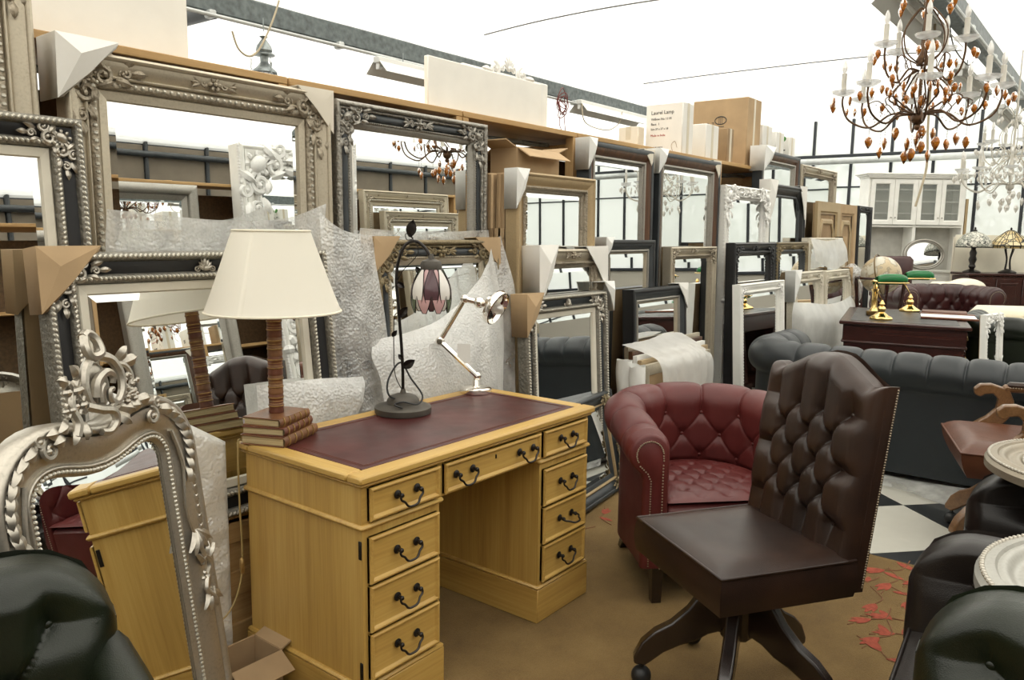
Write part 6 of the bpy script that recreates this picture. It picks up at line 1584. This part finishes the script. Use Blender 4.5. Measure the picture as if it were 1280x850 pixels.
blob('bolster_cushion', 'round cream bolster lying on the cream settee, left one', 'cushion', (12.56, 2.10, .54), (.18, .14, .13), -.5, 'cream_fabric', .8); blob('sack_cushion', 'large slumped cream sack on the cream settee, right of the bolster', 'cushion', (12.78, 1.84, .54), (.30, .20, .17), -.9, 'cream_fabric', .8, .05)
sofa_simple('low cream upholstered chair at the right, before the dark sideboard', (10.75, 1.0, .0), radians(-60), .78, 'cream_fabric', .66, 'upholstered_chair', 'chair')
def sideboard():
    W, D, H = 1.55, .45, .95; t = T('sideboard', 'dark mahogany sideboard under the two stained glass lamps', 'sideboard', (13.76, 1.37, 0.0), -.907)
    MB().box((0, 0, .47), (W, D, .86), .005).build('carcass', M['mahogany'], t); MB().box((0, 0, H - .02), (W + .05, D + .04, .04), .01).build('top', M['mahogany'], t); MB().box((0, 0, .05), (W + .03, D + .02, .10), .008).build('plinth', M['mahogany'], t)
    for k in range(4):
        x = -W / 2 + W * (k + .5) / 4; R_ = [(x - W / 8 + .012, .14), (x + W / 8 - .012, .14), (x + W / 8 - .012, .86), (x - W / 8 + .012, .86)]
        d = MB().box((x, -D / 2 - .006, .5), (W / 4 - .02, .02, .74), .004).build('door', M['mahogany'], t); MB().sweep([(a * 1, b) for a, b in R_], [(.05, D / 2 + .016), (.055, D / 2 + .022), (.075, D / 2 + .022), (.08, D / 2 + .016)]).build('panel_moulding', M['mahogany'], d)
        MB().ball((x + (W / 8 - .04) * (1 if k % 2 == 0 else -1), -D / 2 - .03, .55), .014, 8, 6).build('knob', M['brass'], d)
sideboard()
def leaded(name, c1, c2, sc, rows):
    g = NT(name).set(c1, .35); co = g.coord((1, 1, 1)); v = g.new('ShaderNodeTexVoronoi', feature='DISTANCE_TO_EDGE'); v.inputs['Scale'].default_value = sc; g.link(co, v.inputs[0])
    w = g.new('ShaderNodeTexVoronoi'); w.inputs['Scale'].default_value = sc; g.link(co, w.inputs[0])
    mixc = g.new('ShaderNodeMix', data_type='RGBA'); g.link(g.ramp(w.outputs['Color'], [(.3, c1), (.7, c2)]), mixc.inputs[7]); mixc.inputs[6].default_value = (.02, .02, .018, 1)
    g.link(g.ramp(v.outputs['Distance'], [(.03, 0), (.06, 1)]), mixc.inputs[0]); g.link(mixc.outputs[2], g.p.inputs['Base Color']); return g.m
def stained_lamp(label, loc, R, dome_, mat, foot):
    t = T('stained_glass_lamp', label, 'lamp', loc, -.907)
    MB().lathe([(0, 0), (.12, 0), (.12, .015), (.09, .03), (.05, .045), (.02, .06), (0, .06)], 24).build('base', M['bronze'], t)
    if foot == 'figure': MB().lathe([(.025, .05), (.05, .09), (.035, .13), (.055, .19), (.04, .24), (.05, .29), (.03, .34), (.04, .38), (.015, .42), (0, .42)], 10).build('column', M['bronze'], t)
    else:
        for k in range(4): a = k * pi / 2 + .4; MB().tube(smooth_path([(.045 * cos(a), .045 * sin(a), .05), (.03 * cos(a), .03 * sin(a), .2), (.07 * cos(a), .07 * sin(a), .36), (.03 * cos(a), .03 * sin(a), .43)], 5), .009, 6).build('stem', M['bronze'], t)
    zs = .40; zt = .60
    if dome_: prof = [(R, zs - .03), (R, zs), (R * .93, zs + .06), (R * .75, zs + .12), (R * .48, zs + .17), (R * .15, zs + .195), (.02, zt)]
    else: prof = [(R * .92, zs - .04), (R, zs + .0), (R * .6, zs + .12), (R * .25, zs + .2), (.03, zt + .02)]
    n = 24 if dome_ else 16
    o = MB().lathe(prof, n).build('shade', mat, t, sharp=180 if dome_ else 20); MB().tube([(R * cos(2 * pi * k / 32), R * sin(2 * pi * k / 32), zs - (.03 if dome_ else 0)) for k in range(32)], .006, 6, True).build('shade_rim', M['bronze'], o)
    if not dome_:
        for k in range(16): a = 2 * pi * k / 16; MB().tube([(r * cos(a), r * sin(a), z) for r, z in prof], .005, 5).build('lead_rib', M['bronze'], o)
    MB().lathe([(.02, zt), (.03, zt + .01), (.012, zt + .03), (.014, zt + .05), (0, zt + .065)], 12).build('finial', M['bronze'], t)
stained_lamp('stained glass lamp with grey white dome shade on the sideboard, left one', (13.26, 1.84, .952), .235, True, leaded('grey leaded glass', (.30, .31, .26), (.60, .58, .50), 22, 0), 'figure')
stained_lamp('stained glass lamp with amber flared shade on the sideboard, right one', (13.60, 1.43, .952), .27, False, leaded('amber leaded glass', (.50, .36, .15), (.62, .52, .30), 9, 0), 'stems')
t = T('sheet_wrapped_panel', 'wide panel wrapped in white sheet behind the stained glass lamps', 'parcel', (13.98, 1.70, .0), -.907); MB().box((0, .02, .74), (1.16, .03, 1.46), .004).build('board', M['card_pale'], t)
MB().grid(lambda u, v: (-.59 + 1.18 * u, -.012 + .03 * vnoise(u * 5, v * 4, 3) - .03, 1.50 * v), 40, 40).build('sheet', M['cream_fabric'], t, sharp=180)
t = T('tall_gilt_frame', 'tall narrow brown gilt frame edge standing between dresser and stained glass lamps', 'frame', (14.12, 2.16, .0), .66); MB().sweep([(-.10, 0), (.10, 0), (.10, 2.05), (-.10, 2.05)], [(0, -.01), (0, .03), (.03, .04), (.07, .015), (.07, -.01)]).build('frame', M['gold_wood'], t); MB().box((0, .005, 1.02), (.16, .008, 1.95)).build('backing_board', M['card_dark'], t)
mirror('M30', 'framed_mirror', 'small carved white mirror leaning at the right front of the mahogany desk', 6.90, 7.22, .82, .88, .06, 'white_ornate', rz=-.25, sc=.55)
carton('brown carton on the floor by the sideboard, at the right edge', 12.35, 12.65, .62, .95, .0, .62, 'card', 'y')
chandelier('pale cream and crystal chandelier hanging at the right edge above the stained glass lamps', (8.42, .93, 1.70), .40, [(.40, .24, .36, 10, .1), (.24, .48, .60, 6, .4)], 'ivory', 'clear_drop', 'clear_glass', 0, 3, 1.15)

# ------------------------------------------------------------------ seen only in the mirrors: frames leaning on a rack across the aisle
t = T('shelving_unit', 'pine rack across the aisle, seen only reflected in the mirrors', 'shelving', (4.9, -2.0, 0), pi)
MB().box((0, .2, .95), (6.0, .04, 1.9), .004).build('back_panel', M['chipboard'], t)
for x in (-2.97, -1.0, 1.0, 2.97): MB().box((x, .0, 1.0), (.06, .36, 2.0), .004).build('post', M['pine_z'], t)
for z in (1.3, 1.98): MB().box((0, .0, z), (6.0, .38, .03), .004).build('shelf', M['pine'], t)
mirror('R1', 'framed_mirror', 'silver ornate mirror across the aisle, reflected in the champagne mirror', -3.25, -2.25, 1.60, 1.95, .05, 'pewter_carved_plain', sc=1.3)
for key, x, st, lab in (('R1', 2.85, None, None),):
    o = bpy.data.objects[[q.name for q in bpy.data.objects if q.get('label', '').startswith('silver ornate mirror across')][0]]; o.location = (3.57, -1.60, .004); o.rotation_euler = (-.05, 0, pi)
for k, (x, st, z, lab, w, sc__) in enumerate(((5.2, 'white_ornate', 2.38, 'white carved mirror across the aisle, reflected beside the cream shade', 1.35, 2.6), (6.72, 'champagne', 1.97, 'champagne mirror across the aisle, reflected in the pewter mirror', 1.4, 1.2), (6.85, 'champagne', 1.74, 'second champagne mirror across the aisle, in front of the taller one', 1.28, 1.2))):
    o = mirror('R%d' % (k + 2), 'framed_mirror', lab, -x - w / 2, -x + w / 2, 1.55 - .06 * k, z, .05, st, sc=sc__); o.location = (x, -1.62 + .12 * k, .004); o.rotation_euler = (-.05, 0, pi)

chesterfield('near black leather sofa added outside the frame across the aisle, back against the pine rack', (3.1, -.75, .0035), pi, 'l_dark', 1.7, .62, .74, .20, .105, .16, 2, .026, 200)  # added outside the frame: dims low light into the desk knee hole, fills reflections
